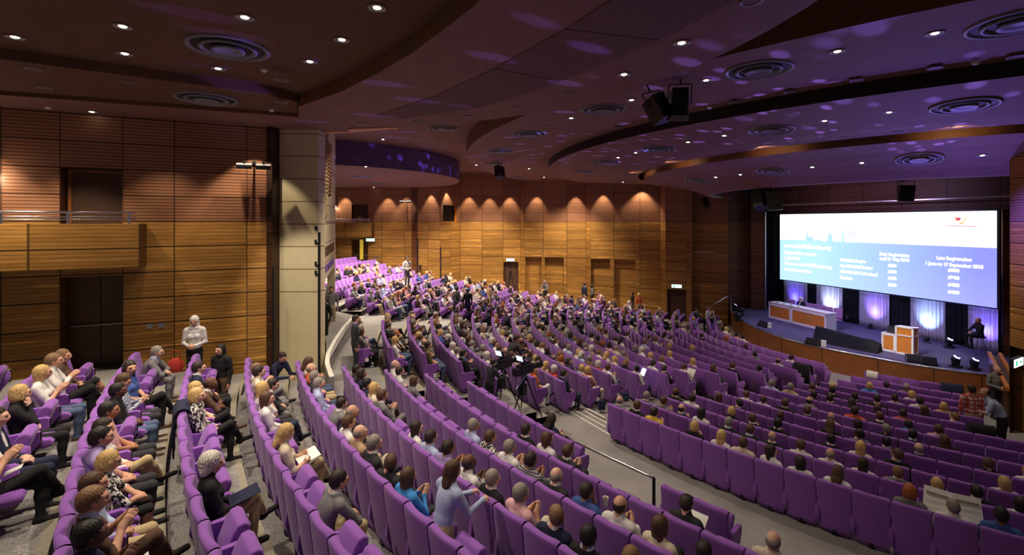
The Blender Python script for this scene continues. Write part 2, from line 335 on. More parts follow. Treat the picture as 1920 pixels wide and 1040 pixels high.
# behind the main rows: cross aisle to the right, rear rows of the centre block, the two raked corner blocks
zc = ROWZ[('m', 0)]
ring(fl, 21.9, 23.45, zc, zc, 29.2, 75); tiers(dk, 26.0, 75, 23.45, zc, 36)
tiers([('m', k) for k in range(-1, -7, -1)], 2.0, 25.5, 21.9, zc, 28)
tiers([('m', -1), ('m', -2)], 25.5, 29.2, 21.9, zc, 23.45)
tiers([('m', -1), ('m', -2)], -42, 2.0, 21.9, zc, 23.45)
tiers(dk, -45, 2.0, 23.45, ROWZ[('m', -2)], 36)
LOWZ = {('d', k): ROWZ[('d', k)] for k in range(11)}
for k in range(4, 11): ROWZ[('d', k)] -= .32
tiers([('d', k) for k in range(4, 9)], 2.0, 26.0, 28, ROWZ[('m', -6)], 36)
ROWZ.update(LOWZ)
floor = fl.build('floor', ['carpet', 'nosing', 'riser'], fixn=False); struct(floor)
sub = MB().box((2, 18, -.3), (70, 60, .2)).build('floor', 'riser'); struct(sub)
# white step edges in the aisles
def strip(name, pts, w=.05, h=.012, mat='nosing_white'):
    mb = MB()
    for a, b in zip(pts, pts[1:]):
        a, b = Vector(a), Vector(b); d = (b-a).normalized(); s = Vector((-d.y, d.x, 0))*w/2; up = Vector((0, 0, h))
        vs = [a-s, b-s, b+s, a+s]; mb.add([v for v in vs]+[v+up for v in vs], [(3,2,1,0),(4,5,6,7),(0,1,5,4),(1,2,6,5),(2,3,7,6),(3,0,4,7)])
    o = mb.build(name, mat); struct(o); return o
def P3(R, ph, z): p = pol(R, ph); return Vector((p.x, p.y, z))
tn = 1
def arcp(R, a, b, z, n=8): return [P3(R, a+(b-a)*i/n, z) for i in range(n+1)]
zm1, zm2 = ROWZ[('m', -1)], ROWZ[('m', -2)]
def ip(px, py, z): Y = 900*(EYE-z)/(py-416); return Vector(((px-960)/900*Y, Y, z))
strip('trim_1', [ip(970, 757, zc+.004), ip(995, 754, zc+.004), ip(1019, 755.5, zc+.004), ip(1037, 757, zc+.004), ip(1071, 773, zc+.004), ip(1143, 815, zc+.004)]); strip('trim_2', [ip(1071, 773, zc+.006), ip(1079, 770, zc+.006), ip(1136, 801, zc+.006)])
strip('trim_3', [ip(1101.5, 766, zc+.004), ip(1134, 783, zc+.004)])
for i, k in enumerate((1, 2, 4, 6, 8, 10)):
    strip('trim_%d' % (i+4), arcp(ROWR[('m', k)]+.18, CBe[k]+.4, RBs[k]-.4, ROWZ[('m', k-1)]+.004, 4))
for i, k in enumerate((0, 1, 2, 3)):
    strip('trim_%d' % (i+10), arcp((ROWR[('d', k-1)]+.18 if k else 23.49), 23.9 if k > 1 else 25.6, D1s[k]-.3, ROWZ[('d', k)]+.004, 4))
# curved kerb beside the divider wall
kp = [(666, 590, 3.95), (645, 612, 3.95), (628, 637, 3.97), (615, 662, 4.0), (613, 680, 4.02), (622, 706, 4.05)]
kerb = MB(); kpts = [Vector(((x-960)*h/(y-416), 900*h/(y-416), EYE-h)) for x, y, h in kp]
for a, b in zip(kpts, kpts[1:]):
    d = (b-a).normalized(); s_ = Vector((-d.y, d.x, 0))*.06
    vs = [a-s_, b-s_, b+s_, a+s_]; lo = Vector((0, 0, -.6))
    kerb.add([v+lo for v in vs]+vs, [(0,1,5,4),(1,2,6,5),(2,3,7,6),(3,0,4,7)], 1); kerb.add([v+Vector((0, 0, .003)) for v in vs], [(0,1,2,3)], 0)
struct(kerb.build('trim_16', ['nosing_white', 'carpet'], fixn=False))
platf = MB(); left_ = [Vector((-6.2, 14.6, kpts[-1].z-.02)), Vector((-8.6, 22.0, kpts[0].z-.02))]
platf.add([v-Vector((0, 0, .02)) for v in kpts]+[left_[1], Vector((-6.6, 21.9, kpts[0].z-.02))][:1]+[left_[0]], [tuple(range(len(kpts)+2))]); struct(platf.build('floor_entrance', 'carpet', fixn=False))
# ---------------------------------------------------------------- walls
def wall(name, a, b, z0, z1, mat='wall_wood', joints=None, openings=(), ju=0):
    """vertical lining from a to b (plan points); openings = (u0, u1, z0, z1, depth): recesses set back behind it"""
    a, b = Vector(a[:2]), Vector(b[:2]); L = (b-a).length; d = (b-a)/L
    nrm = Vector((d.y, -d.x))                       # toward the room when walking a -> b with the room on the right
    js = sorted(joints) if joints else [L*i/max(1, round(L/1.9)) for i in range(max(1, round(L/1.9))+1)]
    if js[0] > 0: js = [0]+js
    if js[-1] < L: js = js+[L]
    def jc(u):
        for i in range(len(js)-1):
            if u <= js[i+1]+1e-6: return i+(u-js[i])/(js[i+1]-js[i])+ju
        return len(js)-1+ju
    us = sorted(set([round(v, 4) for v in js]+[round(v, 4) for o in openings for v in o[:2]])); zs = sorted(set([z0, z1]+[v for o in openings for v in o[2:4]]))
    mb = MB(); U = []; J = []
    def quad(pts):
        n0 = len(mb.v); vs = []
        for u, dep, z in pts:
            p = a+d*u-nrm*dep; vs.append((p.x, p.y, z)); U.append((u+dep, z)); J.append((jc(min(max(u, 0), L)), z))
        mb.add(vs, [(0, 1, 2, 3)])
    for u0, u1 in zip(us, us[1:]):
        for w0, w1 in zip(zs, zs[1:]):
            um, wm = (u0+u1)/2, (w0+w1)/2; dep = 0
            for o in openings:
                if o[0] < um < o[1] and o[2] < wm < o[3]: dep = o[4]
            if dep < 9: quad([(u0, dep, w0), (u1, dep, w0), (u1, dep, w1), (u0, dep, w1)])
    for o in openings:
        D = o[4] if o[4] < 9 else o[4]-10
        quad([(o[0], 0, o[2]), (o[0], D, o[2]), (o[0], D, o[3]), (o[0], 0, o[3])]); quad([(o[1], 0, o[2]), (o[1], D, o[2]), (o[1], D, o[3]), (o[1], 0, o[3])])
        quad([(o[0], 0, o[3]), (o[1], 0, o[3]), (o[1], D, o[3]), (o[0], D, o[3])]); quad([(o[0], 0, o[2]), (o[1], 0, o[2]), (o[1], D, o[2]), (o[0], D, o[2])])
    o = mb.build(name, mat, fixn=False, uvs={'meters': U, 'joint': J}); struct(o); o['a'] = 0; del o['a']; return o
def local(a, b, u, dep, z):
    a, b = Vector(a[:2]), Vector(b[:2]); d = (b-a).normalized(); n = Vector((d.y, -d.x)); p = a+d*u+n*dep; return Vector((p.x, p.y, z)), math.atan2(d.y, d.x)
Z1 = EYE+3.75
DOORN = [0]
def door(a, b, u, w, z, h, dep, leaf=2, mat='door_wood', label=None):
    DOORN[0] += 1; loc, rz = local(a, b, u, -dep+.03, z)
    r = root('door_%d' % DOORN[0], loc, rz); r['kind'] = 'structure'
    for i in range(leaf):
        lw = w/leaf; o = MB().box((-w/2+lw*(i+.5), 0, h/2), (lw-.012, .05, h-.01)).build('door_leaf', mat, r, bevel=.004)
        hx = -w/2+lw*(i+.5)+(lw*.36 if i == 0 and leaf == 2 else -lw*.36)
        hb = MB().tube([(hx, -.07, 1.0), (hx, -.07, 1.3)], .014).tube([(hx, -.02, 1.02), (hx, -.07, 1.02)], .01).tube([(hx, -.02, 1.28), (hx, -.07, 1.28)], .01)
        hb.build('door_handle', 'steel', r)
    f = MB().box((-w/2-.04, -.01, h/2), (.08, .12, h)).box((w/2+.04, -.01, h/2), (.08, .12, h)).box((0, -.01, h+.04), (w+.16, .12, .08)); f.build('door_frame', mat, r)
    return r
def exit_sign(loc, rz, label):
    r = root('exit_sign', loc, rz, label, 'sign')
    MB().box((0, .03, 0), (.66, .09, .24)).build('sign_housing', 'sign_body', r, bevel=.006)
    MB().box((0, -.022, 0), (.62, .012, .20)).build('sign_panel', 'sign_glow', r)
    MB().box((-.17, -.031, 0), (.10, .006, .13)).build('sign_figure', 'sign_green', r)
    tx = MB().prism([(.04, 0), (.12, .05), (.12, .02), (.2, .02), (.2, -.02), (.12, -.02), (.12, -.05)], 'y', -.034, -.028)
    tx.build('sign_arrow', 'sign_green', r); return r
# the far side wall of the hall: stepped bays, with niches and doors
W0 = WALLP
segs = [(0, 1), (1, 2), (2, 3), (3, 4), (4, 5), (5, 6), (6, 7), (7, 8), (8, 9)]
def ua(i, px):                                   # distance along a segment to an image column
    a, b = W0[i], W0[i+1]; k = (px-960)/900; d = b-a; t = (k*a.y-a.x)/(d.x-k*d.y); return t*d.length
NZ = EYE-4*.66
ops = {0: [(ua(0, 944), ua(0, 972), 1.2, 3.55, .35)], 2: [(ua(2, 984.5), ua(2, 1016), .4, NZ, .42), (ua(2, 1021), ua(2, 1057), .4, NZ, .42)],
       4: [(ua(4, 1108), ua(4, 1144), .2, NZ, .42), (ua(4, 1152), ua(4, 1192), .2, NZ, .42)], 6: [(ua(6, 1251), ua(6, 1287), 0.0, 2.14, .4)]}
jnt = {0: [0, ua(0, 904), ua(0, 943)], 2: [0, ua(2, 1018.5), ua(2, 1063)], 4: [0, ua(4, 1151), ua(4, 1200)], 6: [0, ua(6, 1250), ua(6, 1287)], 8: [0]}
for i, (p, q) in enumerate(segs):
    wall('wall_far_side', W0[p], W0[q], 0, Z1, joints=jnt.get(i), openings=ops.get(i, ()), ju=i*5)
a, b = W0[0], W0[1]; u = ua(0, 958); door(a, b, u, (ops[0][0][1]-ops[0][0][0]), 1.2, 2.3, .35); L, rz = local(a, b, ua(0, 957), .06, EYE-(487-416)/900*36.4)
exit_sign(L, rz, 'glowing exit sign above the middle door of the far wall, behind a tripod')
a, b = W0[6], W0[7]; door(a, b, ua(6, 1269), ops[6][0][1]-ops[6][0][0], 0, 2.1, .4, 1); L, rz = local(a, b, ua(6, 1269), .06, EYE-(536-416)/900*31.7)
exit_sign(L, rz, 'glowing exit sign above the dark door left of the stage')
ledge = at(1298, 472.5, 31.9); ledge2 = at(1350, 473, 31.1)
strip('trim_17', [ledge+Vector((0, -.05, 0)), ledge2+Vector((0, -.05, 0))], .12, .04, 'white_paint')
# return wall with the small control window, between the far corner block and the hall
c0 = at(772, 416, 36.4); c1 = at(783, 416, 36.0); c2 = at(825, 416, 35.1); c3 = at(863, 416, 36.9)
wall('wall_corner', c1, c2, 0, Z1, joints=[0, .95], ju=40)
wu = (Vector(c3[:2])-Vector(c2[:2])).length
wall('wall_corner', c2, c3, 0, Z1, joints=[0, wu*.5], openings=[(wu*.15, wu*.83, EYE, EYE+1.25, .35)], ju=45)
L, rz = local(c2, c3, wu*.49, -.2, EYE)
r = root('window_1', L, rz); r['kind'] = 'structure'
MB().box((0, .1, .62), (wu*.66, .02, 1.23)).build('window_pane', 'diffuser_dark', r); MB().box((0, 0, .02), (wu*.68, .3, .04)).box((wu*.34, -.06, .62), (.1, .2, 1.25)).build('window_frame', 'desk_wood', r)
for (px, Y, y0, y1, nm) in ((783, 35.95, 446, 560, 'trim_18'), (826, 35.0, 463, 560, 'trim_19'), (513, 13.55, 500, 700, 'trim_20')):
    p = at(px, 416, Y); zt = EYE-(y0-416)/900*Y; struct(MB().box((p.x, p.y, zt-1.6), (.09 if Y > 20 else .06, .06, 3.2)).build(nm, 'black_metal'))
def drum_wall(A, dirv, which, far):
    """back wall of a corner block: balcony, two doorways, wall lamp and projector shelf; A = right-hand end, dirv points left"""
    A = Vector(A); dv = Vector(dirv).normalized(); B = A+dv*11
    a, b = B, A; Lr = 11.0
    U = lambda u: Lr-u
    ops = [(U(4.55), U(3.33), EYE-.1, EYE+1.32, .5), (U(4.55), U(3.33), 0, EYE-1.35, .7)]
    wall('wall_'+which, a, b, 0, Z1, joints=[U(v) for v in (9.4, 7.4, 5.6, 4.55, 3.33, 2.25, .56, 0)], openings=ops, ju=60)
    n = Vector((-dv.y, dv.x)); n = n if n.y < 0 else -n
    rzw = math.atan2(-dv.y, -dv.x)
    def pt(u, dep, z): p = A+dv*u+n*dep; return Vector((p.x, p.y, z))
    w = 1.2
    DOORN[0] += 1; r = root('door_%d' % DOORN[0], pt(3.94, -.42, EYE-.1), rzw); r['kind'] = 'structure'
    MB().box((0, 0, .7), (1.0, .05, 1.38)).build('door_leaf', 'door_wood', r); MB().box((-.54, -.02, .7), (.07, .08, 1.42)).box((.54, -.02, .7), (.07, .08, 1.42)).box((0, -.02, 1.39), (1.1, .08, .05)).build('door_frame', 'wall_wood' if 0 else 'stage_wood', r)
    DOORN[0] += 1; zf = (2.9 if not far else 3.0); r = root('door_%d' % DOORN[0], pt(3.94, -.62, zf), rzw); r['kind'] = 'structure'
    hh = EYE-1.35-zf
    MB().box((-.3, 0, hh/2), (.6, .05, hh-.01)).build('door_leaf', 'door_wood', r); MB().box((.31, 0, hh/2), (.58, .05, hh-.01)).build('door_leaf', 'door_wood', r)
    MB().tube([(-.58, -.1, 1.05), (.58, -.1, 1.05)], .02).tube([(-.5, -.1, 1.05), (-.5, 0, 1.05)], .014).tube([(.5, -.1, 1.05), (.5, 0, 1.05)], .014).build('door_push_bar', 'steel', r)
    # balcony: timber front and side, soffit, rail of three tubes on posts
    bal = root('balcony', pt(2.84, 0, EYE-1.1), rzw, ('timber fronted balcony with steel rail on the left side wall' if not far else 'small timber fronted balcony with steel rail in the far corner block'), 'balcony')
    Lb = 7.6; mb = MB(); Uv = []; Jv = []
    def q(pts, m=0):
        mb.add(pts, [(0, 1, 2, 3)], m); 
        for p in pts: Uv.append((p[0]+p[1], p[2])); Jv.append(((0 if p[0] > -.01 else (-p[0]-.0)/2.05 if p[0] < 0 else 0)+100, 0))
    t = .1; H = 1.06; D = .68
    q([(-Lb, -D, 0), (0, -D, 0), (0, -D, H), (-Lb, -D, H)]); q([(0, -D, 0), (0, 0, 0), (0, 0, H), (0, -D, H)]); q([(-Lb, -D, 0), (-Lb, 0, 0), (0, 0, 0), (0, -D, 0)], 1)
    q([(-Lb, -D, H), (0, -D, H), (0, -D+t, H), (-Lb, -D+t, H)], 1); q([(-Lb, -D+t, .3), (0, -D+t, .3), (0, -D+t, H), (-Lb, -D+t, H)], 1); q([(-Lb, -D+t, .3), (0, -D+t, .3), (0, 0, .3), (-Lb, 0, .3)], 1)
    mb.build('balcony_front', ['wall_wood', 'door_wood'], bal, fixn=False, uvs={'meters': Uv, 'joint': Jv})
    rl = MB()
    for dz, rr in ((.27, .026), (.165, .014), (.10, .014)): rl.tube([(-Lb, -D+.05, H+dz), (-.08, -D+.05, H+dz)], rr)
    rl.build('guard_rail', 'chrome', bal, smooth=True)
    for i in range(6): MB().box((-.22-1.15*i, -D+.05, H+.13), (.05, .03, .27)).build('rail_post', 'chrome', bal, bevel=.004)
    # lamp on the wall, projector shelf, sockets
    lp = root('wall_lamp', pt(5.72, 0, EYE+1.12), rzw, 'small bright spot lamp on the wall above the %s balcony' % ('near' if not far else 'far'), 'lamp')
    MB().tube([(0, 0, .05), (0, -.14, .05)], .012).build('lamp_arm', 'steel', lp); MB().lathe([(.0, .10), (.045, .10), (.06, 0), (.05, -.04)], 14, mat=Matrix.Translation((0, -.15, 0))).build('lamp_shade', 'chrome', lp, smooth=True)
    MB().ell((0, -.15, -.045), (.042, .042, .03)).build('bulb', 'bulb_glow', lp, smooth=True); lamp('POINT', 'wall_lamp_light', pt(5.72, .25, EYE+1.0), 9, WARM, size=.05)
    pr = root('projector_bracket', pt(.38, 0, EYE+1.5), rzw, 'pair of black floodlights on a white bracket high on the %s block wall' % ('left' if not far else 'far corner'), 'floodlight')
    MB().box((0, -.04, .16), (.1, .06, .1)).tube([(0, 0, .16), (0, -.5, .1)], .02).build('bracket_arm', 'black_metal', pr)
    for s_ in (-.22, .24):
        MB().box((s_, -.56, .0), (.36, .34, .10), rot=(.25, 0, 0)).build('floodlight_body', 'black_plastic', pr, bevel=.01); MB().box((s_, -.53, .062), (.37, .3, .012), rot=(.25, 0, 0)).build('floodlight_lid', 'diffuser_grey', pr)
        MB().tube([(s_, -.5, .06), (s_, -.5, .16)], .03).build('mounting_stub', 'black_metal', pr)
    for s_, lab in ((2.72, 'upper'), (2.50, 'other')):
        pass
    for q_, s_ in enumerate((2.78, 2.52)):
        o = MB().box((0, -.006, 0), (.13, .012, .12)).build('wall_socket', 'steel'); o.location = pt(s_, 0, EYE-2.7); o.rotation_euler = (0, 0, rzw)
        tag(o, '%s small steel socket plate on the timber wall of the %s block' % (('left', 'right')[q_], 'near left' if not far else 'far corner'), 'socket', 'wall sockets')
    return pt
ptL = drum_wall((-6.9, 13.66), (-.9, -.436), 'left', False)
ptD = drum_wall((c0.x, 36.4), (-1, 0), 'back', True)
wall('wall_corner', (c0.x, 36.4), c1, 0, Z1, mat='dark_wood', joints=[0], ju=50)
L = ptD(3.8, .1, EYE-1.32); exit_sign(at(694.7, 449.5, 36.2), 0, 'glowing exit sign under the far corner balcony')
struct(MB().box((at(677.5, 468, 36.5).x, 36.55, EYE-2.1), (.26, .04, 1.5)).build('trim_21', 'yellow_glow'))  # lit strip in the doorway, its light put in as emission
struct(MB().box((-6.88, 13.95, 5.2), (.16, .7, 10.2)).build('wall_column_side', 'dark_wood'))
# ---------------------------------------------------------------- cream column and divider wall
Yc = 14.04; xa, xb = (515-960)/900*Yc, (597-960)/900*Yc; e = Vector((-7.8, 21.2)); f0 = Vector((xb, Yc))
dvw = (e-f0); Lw = dvw.length; dvw.normalize(); nw = Vector((-dvw.y, dvw.x)); nw = nw if nw.x > 0 else -nw
ZT = EYE+2.75
cb = MB()
def cq(p, m=0): cb.add(p, [(0, 1, 2, 3)], m)
cols = [(0, 10.2)]
cb.box(((xa+xb)/2, Yc+.25, 5.2), (xb-xa, .5, 10.3), 0)
for i in range(-3, 5):
    z = EYE+.6-.66*i
    if z > EYE-2.1: cb.box(((xa+xb)/2, Yc+.25, z), (xb-xa+.006, .506, .022), 1)
struct(cb.build('wall_column', ['cream', 'cream_joint'], fixn=False))
rot = math.atan2(dvw.y, dvw.x)
dw = MB()                                          # local: x along the wall, y into it (away from the hall), z up
Mw = Matrix.Translation((f0.x, f0.y, 0)) @ Matrix.Rotation(rot, 4, 'Z')
sgn = 1 if (Matrix.Rotation(rot, 3, 'Z') @ Vector((0, 1, 0))).to_2d().dot(nw) < 0 else -1
def dbox(x0, x1, z0, z1, th=.3, m=0, off=0): dw.box(((x0+x1)/2, sgn*(th/2-off), (z0+z1)/2), (x1-x0, th, z1-z0), m, mat=Mw)
OPZ = EYE-1.95                                     # top of the entrance opening
dbox(.1, .9, OPZ, ZT+1.0); dbox(.9, 3.6, OPZ, EYE-.02); dbox(3.6, Lw, OPZ, ZT+1.0); dbox(.9, 3.6, EYE+1.0, ZT+1.0, .25, 0, -.1); dbox(.1, .24, 0, OPZ); dbox(Lw-.5, Lw, 0, OPZ); dbox(.1, Lw, EYE-.02, EYE+.02, .30, 1, .004)
for i in range(-3, 5):
    z = EYE+.6-.66*i
    if z > OPZ+.1:
        for (x0, x1) in (((.1, .9), (3.6, Lw)) if z > EYE else ((.1, Lw),)): dbox(x0, x1, z-.011, z+.011, .3, 1, .004)
struct(dw.build('wall_divider', ['cream', 'cream_joint'], fixn=False))
def dpt(x, off, z): p = Mw @ Vector((x, -sgn*off, z)); return p
sl = MB()
for i in range(14):
    pts = [dpt(.95+2.5*t/8, .02+.16*math.sin(PI*t/8), EYE+.95+.125*i) for t in range(9)]
    sl.tube(pts, .036, 6)
tag(sl.build('timber_slat_screen', 'fascia_brown', smooth=True), 'curved screen of brown timber slats over the control window in the cream wall', 'screen')
r = root('window_2', dpt(2.25, -.2, EYE), rot); r['kind'] = 'structure'
MB().box((0, 0, .5), (2.7, .02, 1.0)).build('window_pane', 'diffuser_dark', r); MB().box((-1.3, 0, .5), (.08, .2, 1.0)).box((.2, 0, .5), (.06, .16, 1.0)).box((1.3, 0, .5), (.08, .2, 1.0)).build('window_frame', 'desk_wood', r)
o = MB().box((0, 0, 0), (.3, .02, .22), rot=(.5, 0, .2)).build('paper_sheet', 'paper'); o.location = dpt(2.4, .03, EYE+.13); o.rotation_euler = (0, 0, rot); tag(o, 'white paper standing on the sill of the control window', 'paper')
def text_mesh(txt, size, mat, ext=.004, align='LEFT', bold=0, name='lettering', width=None, sp=1):
    cu = bpy.data.curves.new(name, 'FONT'); cu.body = txt; cu.size = size; cu.extrude = ext; cu.align_x = align; cu.offset = bold; cu.resolution_u = 3; cu.space_character = sp
    t = bpy.data.objects.new(name, cu); COL.objects.link(t); bpy.context.view_layer.update()
    me = bpy.data.meshes.new_from_object(t.evaluated_get(bpy.context.evaluated_depsgraph_get())); bpy.data.objects.remove(t); bpy.data.curves.remove(cu)
    me.materials.clear(); me.materials.append(MATS[mat])
    if width:
        xs = [v.co.x for v in me.vertices]; k = width/(max(xs)-min(xs)); x0 = min(xs)
        for v in me.vertices: v.co.x = (v.co.x-x0)*k+(0 if align == 'LEFT' else -width/2)
    return me
for txt, z, sz, w, mt, x0 in (('AUDITORIUM', EYE-1.18, .48, 5.4, 'black_plastic', 1.1), ('AUDITORIUM', EYE-1.72, .36, 4.6, 'lilac_letters', 1.7)):
    if mt not in MATS: M_('lilac_letters', srgb(126, 96, 190), .6)
    me = text_mesh(txt, sz, mt, .006, bold=.006, width=w)
    o = inst('wall_lettering', me); X = dvw.to_3d(); n3 = nw.to_3d()
    # letters read along the wall as seen from the hall side
    Xr = X if X.cross(Vector((0, 0, 1))).dot(n3) > 0 else -X
    m = Matrix((Xr, Vector((0, 0, 1)), Xr.cross(Vector((0, 0, 1))))).transposed().to_4x4(); st = dpt(x0 if Xr == X else x0+w, .012, z); m.translation = st; o.matrix_world = m
    tag(o, ('large dark capital letters on the cream divider wall above the entrance' if sz > .4 else 'second line of lilac capital letters on the cream divider wall'), 'lettering')
for i, yy in enumerate((427, 453, 494, 511)):
    o = MB().box((0, 0, 0), (.05, .05, .12)).box((.03, -.02, -.04), (.05, .04, .05)).build('door_closer', 'black_metal'); o.location = at(592, yy, Yc-.03)
    tag(o, ('topmost', 'second from top', 'third from top', 'lowest')[i]+' small black hinge bracket on the cream column edge', 'bracket', 'column brackets')
struct(MB().box((xb+.03, Yc-.02, 3.6), (.06, .05, 5.4)).build('trim_22', 'black_metal'))
# ---------------------------------------------------------------- ceilings
def H(h): return EYE+h
def plate(name, outer, holes, z, mat, th=0.0):
    """horizontal plate with holes, outline in plan"""
    vs = []; ed = []
    for lp in [outer]+holes:
        o = len(vs); vs += [Vector(p[:2]) for p in lp]; ed += [(o+i, o+(i+1) % len(lp)) for i in range(len(lp))]
    V, E_, F, *_ = delaunay_2d_cdt(vs, ed, [], 0, 1e-5)
    def inside(p, lp):
        c = False
        for i in range(len(lp)):
            a, b = lp[i], lp[i-1]
            if (a[1] > p[1]) != (b[1] > p[1]) and p[0] < (b[0]-a[0])*(p[1]-a[1])/(b[1]-a[1])+a[0]: c = not c
        return c
    fs = []
    for f in F:
        c = sum((V[i] for i in f), Vector((0, 0)))/len(f)
        if inside(c, outer) and not any(inside(c, h) for h in holes): fs.append(tuple(f))
    mb = MB(); mb.add([(v.x, v.y, z) for v in V], fs); o = mb.build(name, mat, fixn=False); struct(o); return o
def skirt(name, pts, z0, z1, mat, closed=False):
    mb = MB(); n = len(pts); vs = []
    for p in pts: vs += [(p[0], p[1], z0), (p[0], p[1], z1)]
    mb.add(vs, [(2*i, 2*((i+1) % n), 2*((i+1) % n)+1, 2*i+1) for i in range(n if closed else n-1)])
    o = mb.build(name, mat, fixn=False, smooth=not closed or n > 20); struct(o); return o
def ringo(name, prof, p0, p1, mat):
    mb = MB()
    for (r0, h0), (r1, h1) in zip(prof, prof[1:]): ring(mb, r0, r1, H(h0), H(h1), p0, p1, st=1.5)
    o = mb.build(name, mat, fixn=True, smooth=False); struct(o); return o
plate('ceiling', [(-30, -8), (30, -8), (30, 42), (-30, 42)], [], H(3.75), 'ceiling_mauve')
# reflector rings above the main seats
PA, PB = -62, 110
ringo('ceiling_ring', [(22.4, 3.1), (19.85, 3.1), (18.2, 3.17)], PA, PB, 'ceiling_mauve')
ringo('ceiling_ring', [(22.4, 3.76), (22.4, 3.1)], PA, PB, 'fascia_brown')
ringo('ceiling_ring', [(18.2, 3.17), (18.2, 3.28), (19.2, 3.5)], PA, PB, 'fascia_brown')
ringo('ceiling_ring', [(18.25, 3.30), (18.25, 2.84)], PA, PB, 'ceiling_dark')  # riser turned away from the stage light, its shade put into the colour
ringo('ceiling_ring', [(18.25, 2.84), (14.75, 2.60), (13.3, 2.62)], PA, PB, 'ceiling_mauve')
ringo('ceiling_ring', [(13.0, 2.75), (13.0, 2.42)], PA, PB, 'fascia_brown')
ringo('ceiling_ring', [(13.0, 2.42), (11.9, 2.28), (10.8, 2.03), (10.1, 1.80), (9.5, 1.53)], PA, PB, 'ceiling_mauve')
ringo('ceiling_ring', [(9.5, 1.53), (9.3, 1.52), (9.2, 1.62)], -80, 110, 'ceiling_mauve')
ringo('ceiling_ring', [(9.2, 1.62), (9.1, 2.3), (4.2, 2.3), (0.0, 2.3)], -80, 110, 'ceiling_dark')
plate('ceiling', [(19, 12), (30, 14), (30, 36), (16, 36), (16, 30)], [], H(2.32), 'ceiling_dark')
# near drum soffit with its recess
dc = Vector((-4.7, 5.3)); 
disc = [(dc.x+8.45*math.cos(a*PI/36), dc.y+8.45*math.sin(a*PI/36)) for a in range(-18, 37+8)]
outer = [(-4.7, -6), (3.75, -6)]+[(dc.x+8.45*math.cos(a*PI/36), dc.y+8.45*math.sin(a*PI/36)) for a in range(0, 19)]+[(-4.9, 14.4), (-7.6, 14.4), (-7.6, 13.75), (-18, 8.3), (-18, -6)]
E1 = [(.55, 3.6), (.1, 4.7), (-.44, 5.95), (-.885, 6.63), (-1.59, 7.66), (-2.46, 8.75), (-3.53, 9.94), (-5.0, 11.25)]
rec = E1+[(-5.5, 12.35), (-11, 10.15), (-17, 7.7), (-17, -4), (.5, -4)]
plate('ceiling', outer, [rec], H(2.7), 'ceiling_mauve')
skirt('ceiling_edge', [(3.75, -6)]+outer[2:21]+[(-4.9, 14.4)], H(2.7), H(3.76), 'fascia_brown')
skirt('ceiling_edge', rec, H(2.7), H(3.0), 'fascia_brown', closed=True)
mid = [(-5.0, 11.2), (-5.5, 12.35), (-11, 10.15), (-17, 7.7), (-17, 3.6), (-8.8, 8.2), (-5.3, 10.5)]
plate('ceiling', rec, [], H(2.98), 'ceiling_plaster'); 
plate('ceiling', mid, [], H(2.79), 'ceiling_plaster'); skirt('ceiling_edge', [(-17, 3.6), (-8.8, 8.2), (-5.3, 10.5), (-5.0, 11.2)], H(2.79), H(2.99), 'ceiling_plaster')
# perforated panels set into the mauve soffit
pp = [(-3.7, 12.0), (-2.9, 12.7), (-1.4, 11.9), (.6, 9.3), (1.9, 7.2), (2.75, 5.6), (1.75, 5.0), (.3, 7.3), (-1.4, 9.9)]
mbp = MB(); n_ = 5
top = [(-3.45, 12.15), (-1.6, 10.2), (-.3, 8.4), (.75, 6.7), (1.6, 5.0)]; bot = [(-2.9, 12.55), (-.7, 11.3), (.95, 9.2), (2.2, 7.1), (2.95, 5.3)]
for i in range(4):
    g = .012; q = [top[i], bot[i], bot[i+1], top[i+1]]; c = (sum(p[0] for p in q)/4, sum(p[1] for p in q)/4)
    q = [(c[0]+(p[0]-c[0])*(1-g), c[1]+(p[1]-c[1])*(1-g)) for p in q]
    mbp.add([(p[0], p[1], H(2.688)) for p in q]+[(p[0], p[1], H(2.70)) for p in q], [(0,1,2,3),(7,6,5,4),(0,4,5,1),(1,5,6,2),(2,6,7,3),(3,7,4,0)])
struct(mbp.build('ceiling_panel', 'ceiling_panel'))
fin = MB().prism([(-7.4, 14.6), (-3.35, 13.95), (-3.35, 14.15), (-7.4, 15.6)], 'z', H(2.74), H(2.86)); struct(fin.build('trim_23', 'desk_wood'))
# far drum soffit, lower than the hall ceiling, with tall fascia coloured as purple-lit
d2 = Vector((-12.2, 29.7)); arc2 = [(d2.x+8.9*math.cos(a*PI/36), d2.y+8.9*math.sin(a*PI/36)) for a in range(-30, 28)]
plate('ceiling', arc2+[(-7, 36.42), (-26, 36.42), (-26, 22)], [], H(2.6), 'ceiling_mauve'); skirt('ceiling_edge', arc2, H(2.6), H(3.76), 'drum_fascia_purple_lit')
# stage house: back wall, side walls, header
SL = Vector((17.1, 30.6)); SR = Vector((20.5, 20.3)); sd = (SR-SL).normalized(); sn = Vector((sd.y, -sd.x)) # toward the stage house
sn = -sn if sn.x < 0 else sn
def sp(s, off, z): p = SL+sd*s+sn*off; return Vector((p.x, p.y, z))
SW = (SR-SL).length
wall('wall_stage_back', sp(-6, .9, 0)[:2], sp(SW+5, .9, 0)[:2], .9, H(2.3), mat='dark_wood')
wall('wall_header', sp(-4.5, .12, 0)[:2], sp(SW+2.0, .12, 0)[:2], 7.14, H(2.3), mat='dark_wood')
struct(MB().box((0, 0, 0), (SW+6.5, .05, .05)).build('trim_24', 'steel'))
o = bpy.data.objects['trim_24']; o.location = sp(SW/2-1.2, -1.2, H(1.02)); o.rotation_euler = (0, 0, math.atan2(sd.y, sd.x))
A0 = Vector(W0[9]); b1 = at(1384, 0, 31.6); b2 = at(1404, 0, 31.4); b3 = at(1408, 0, 31.0); b4 = at(1434, 0, 30.6)
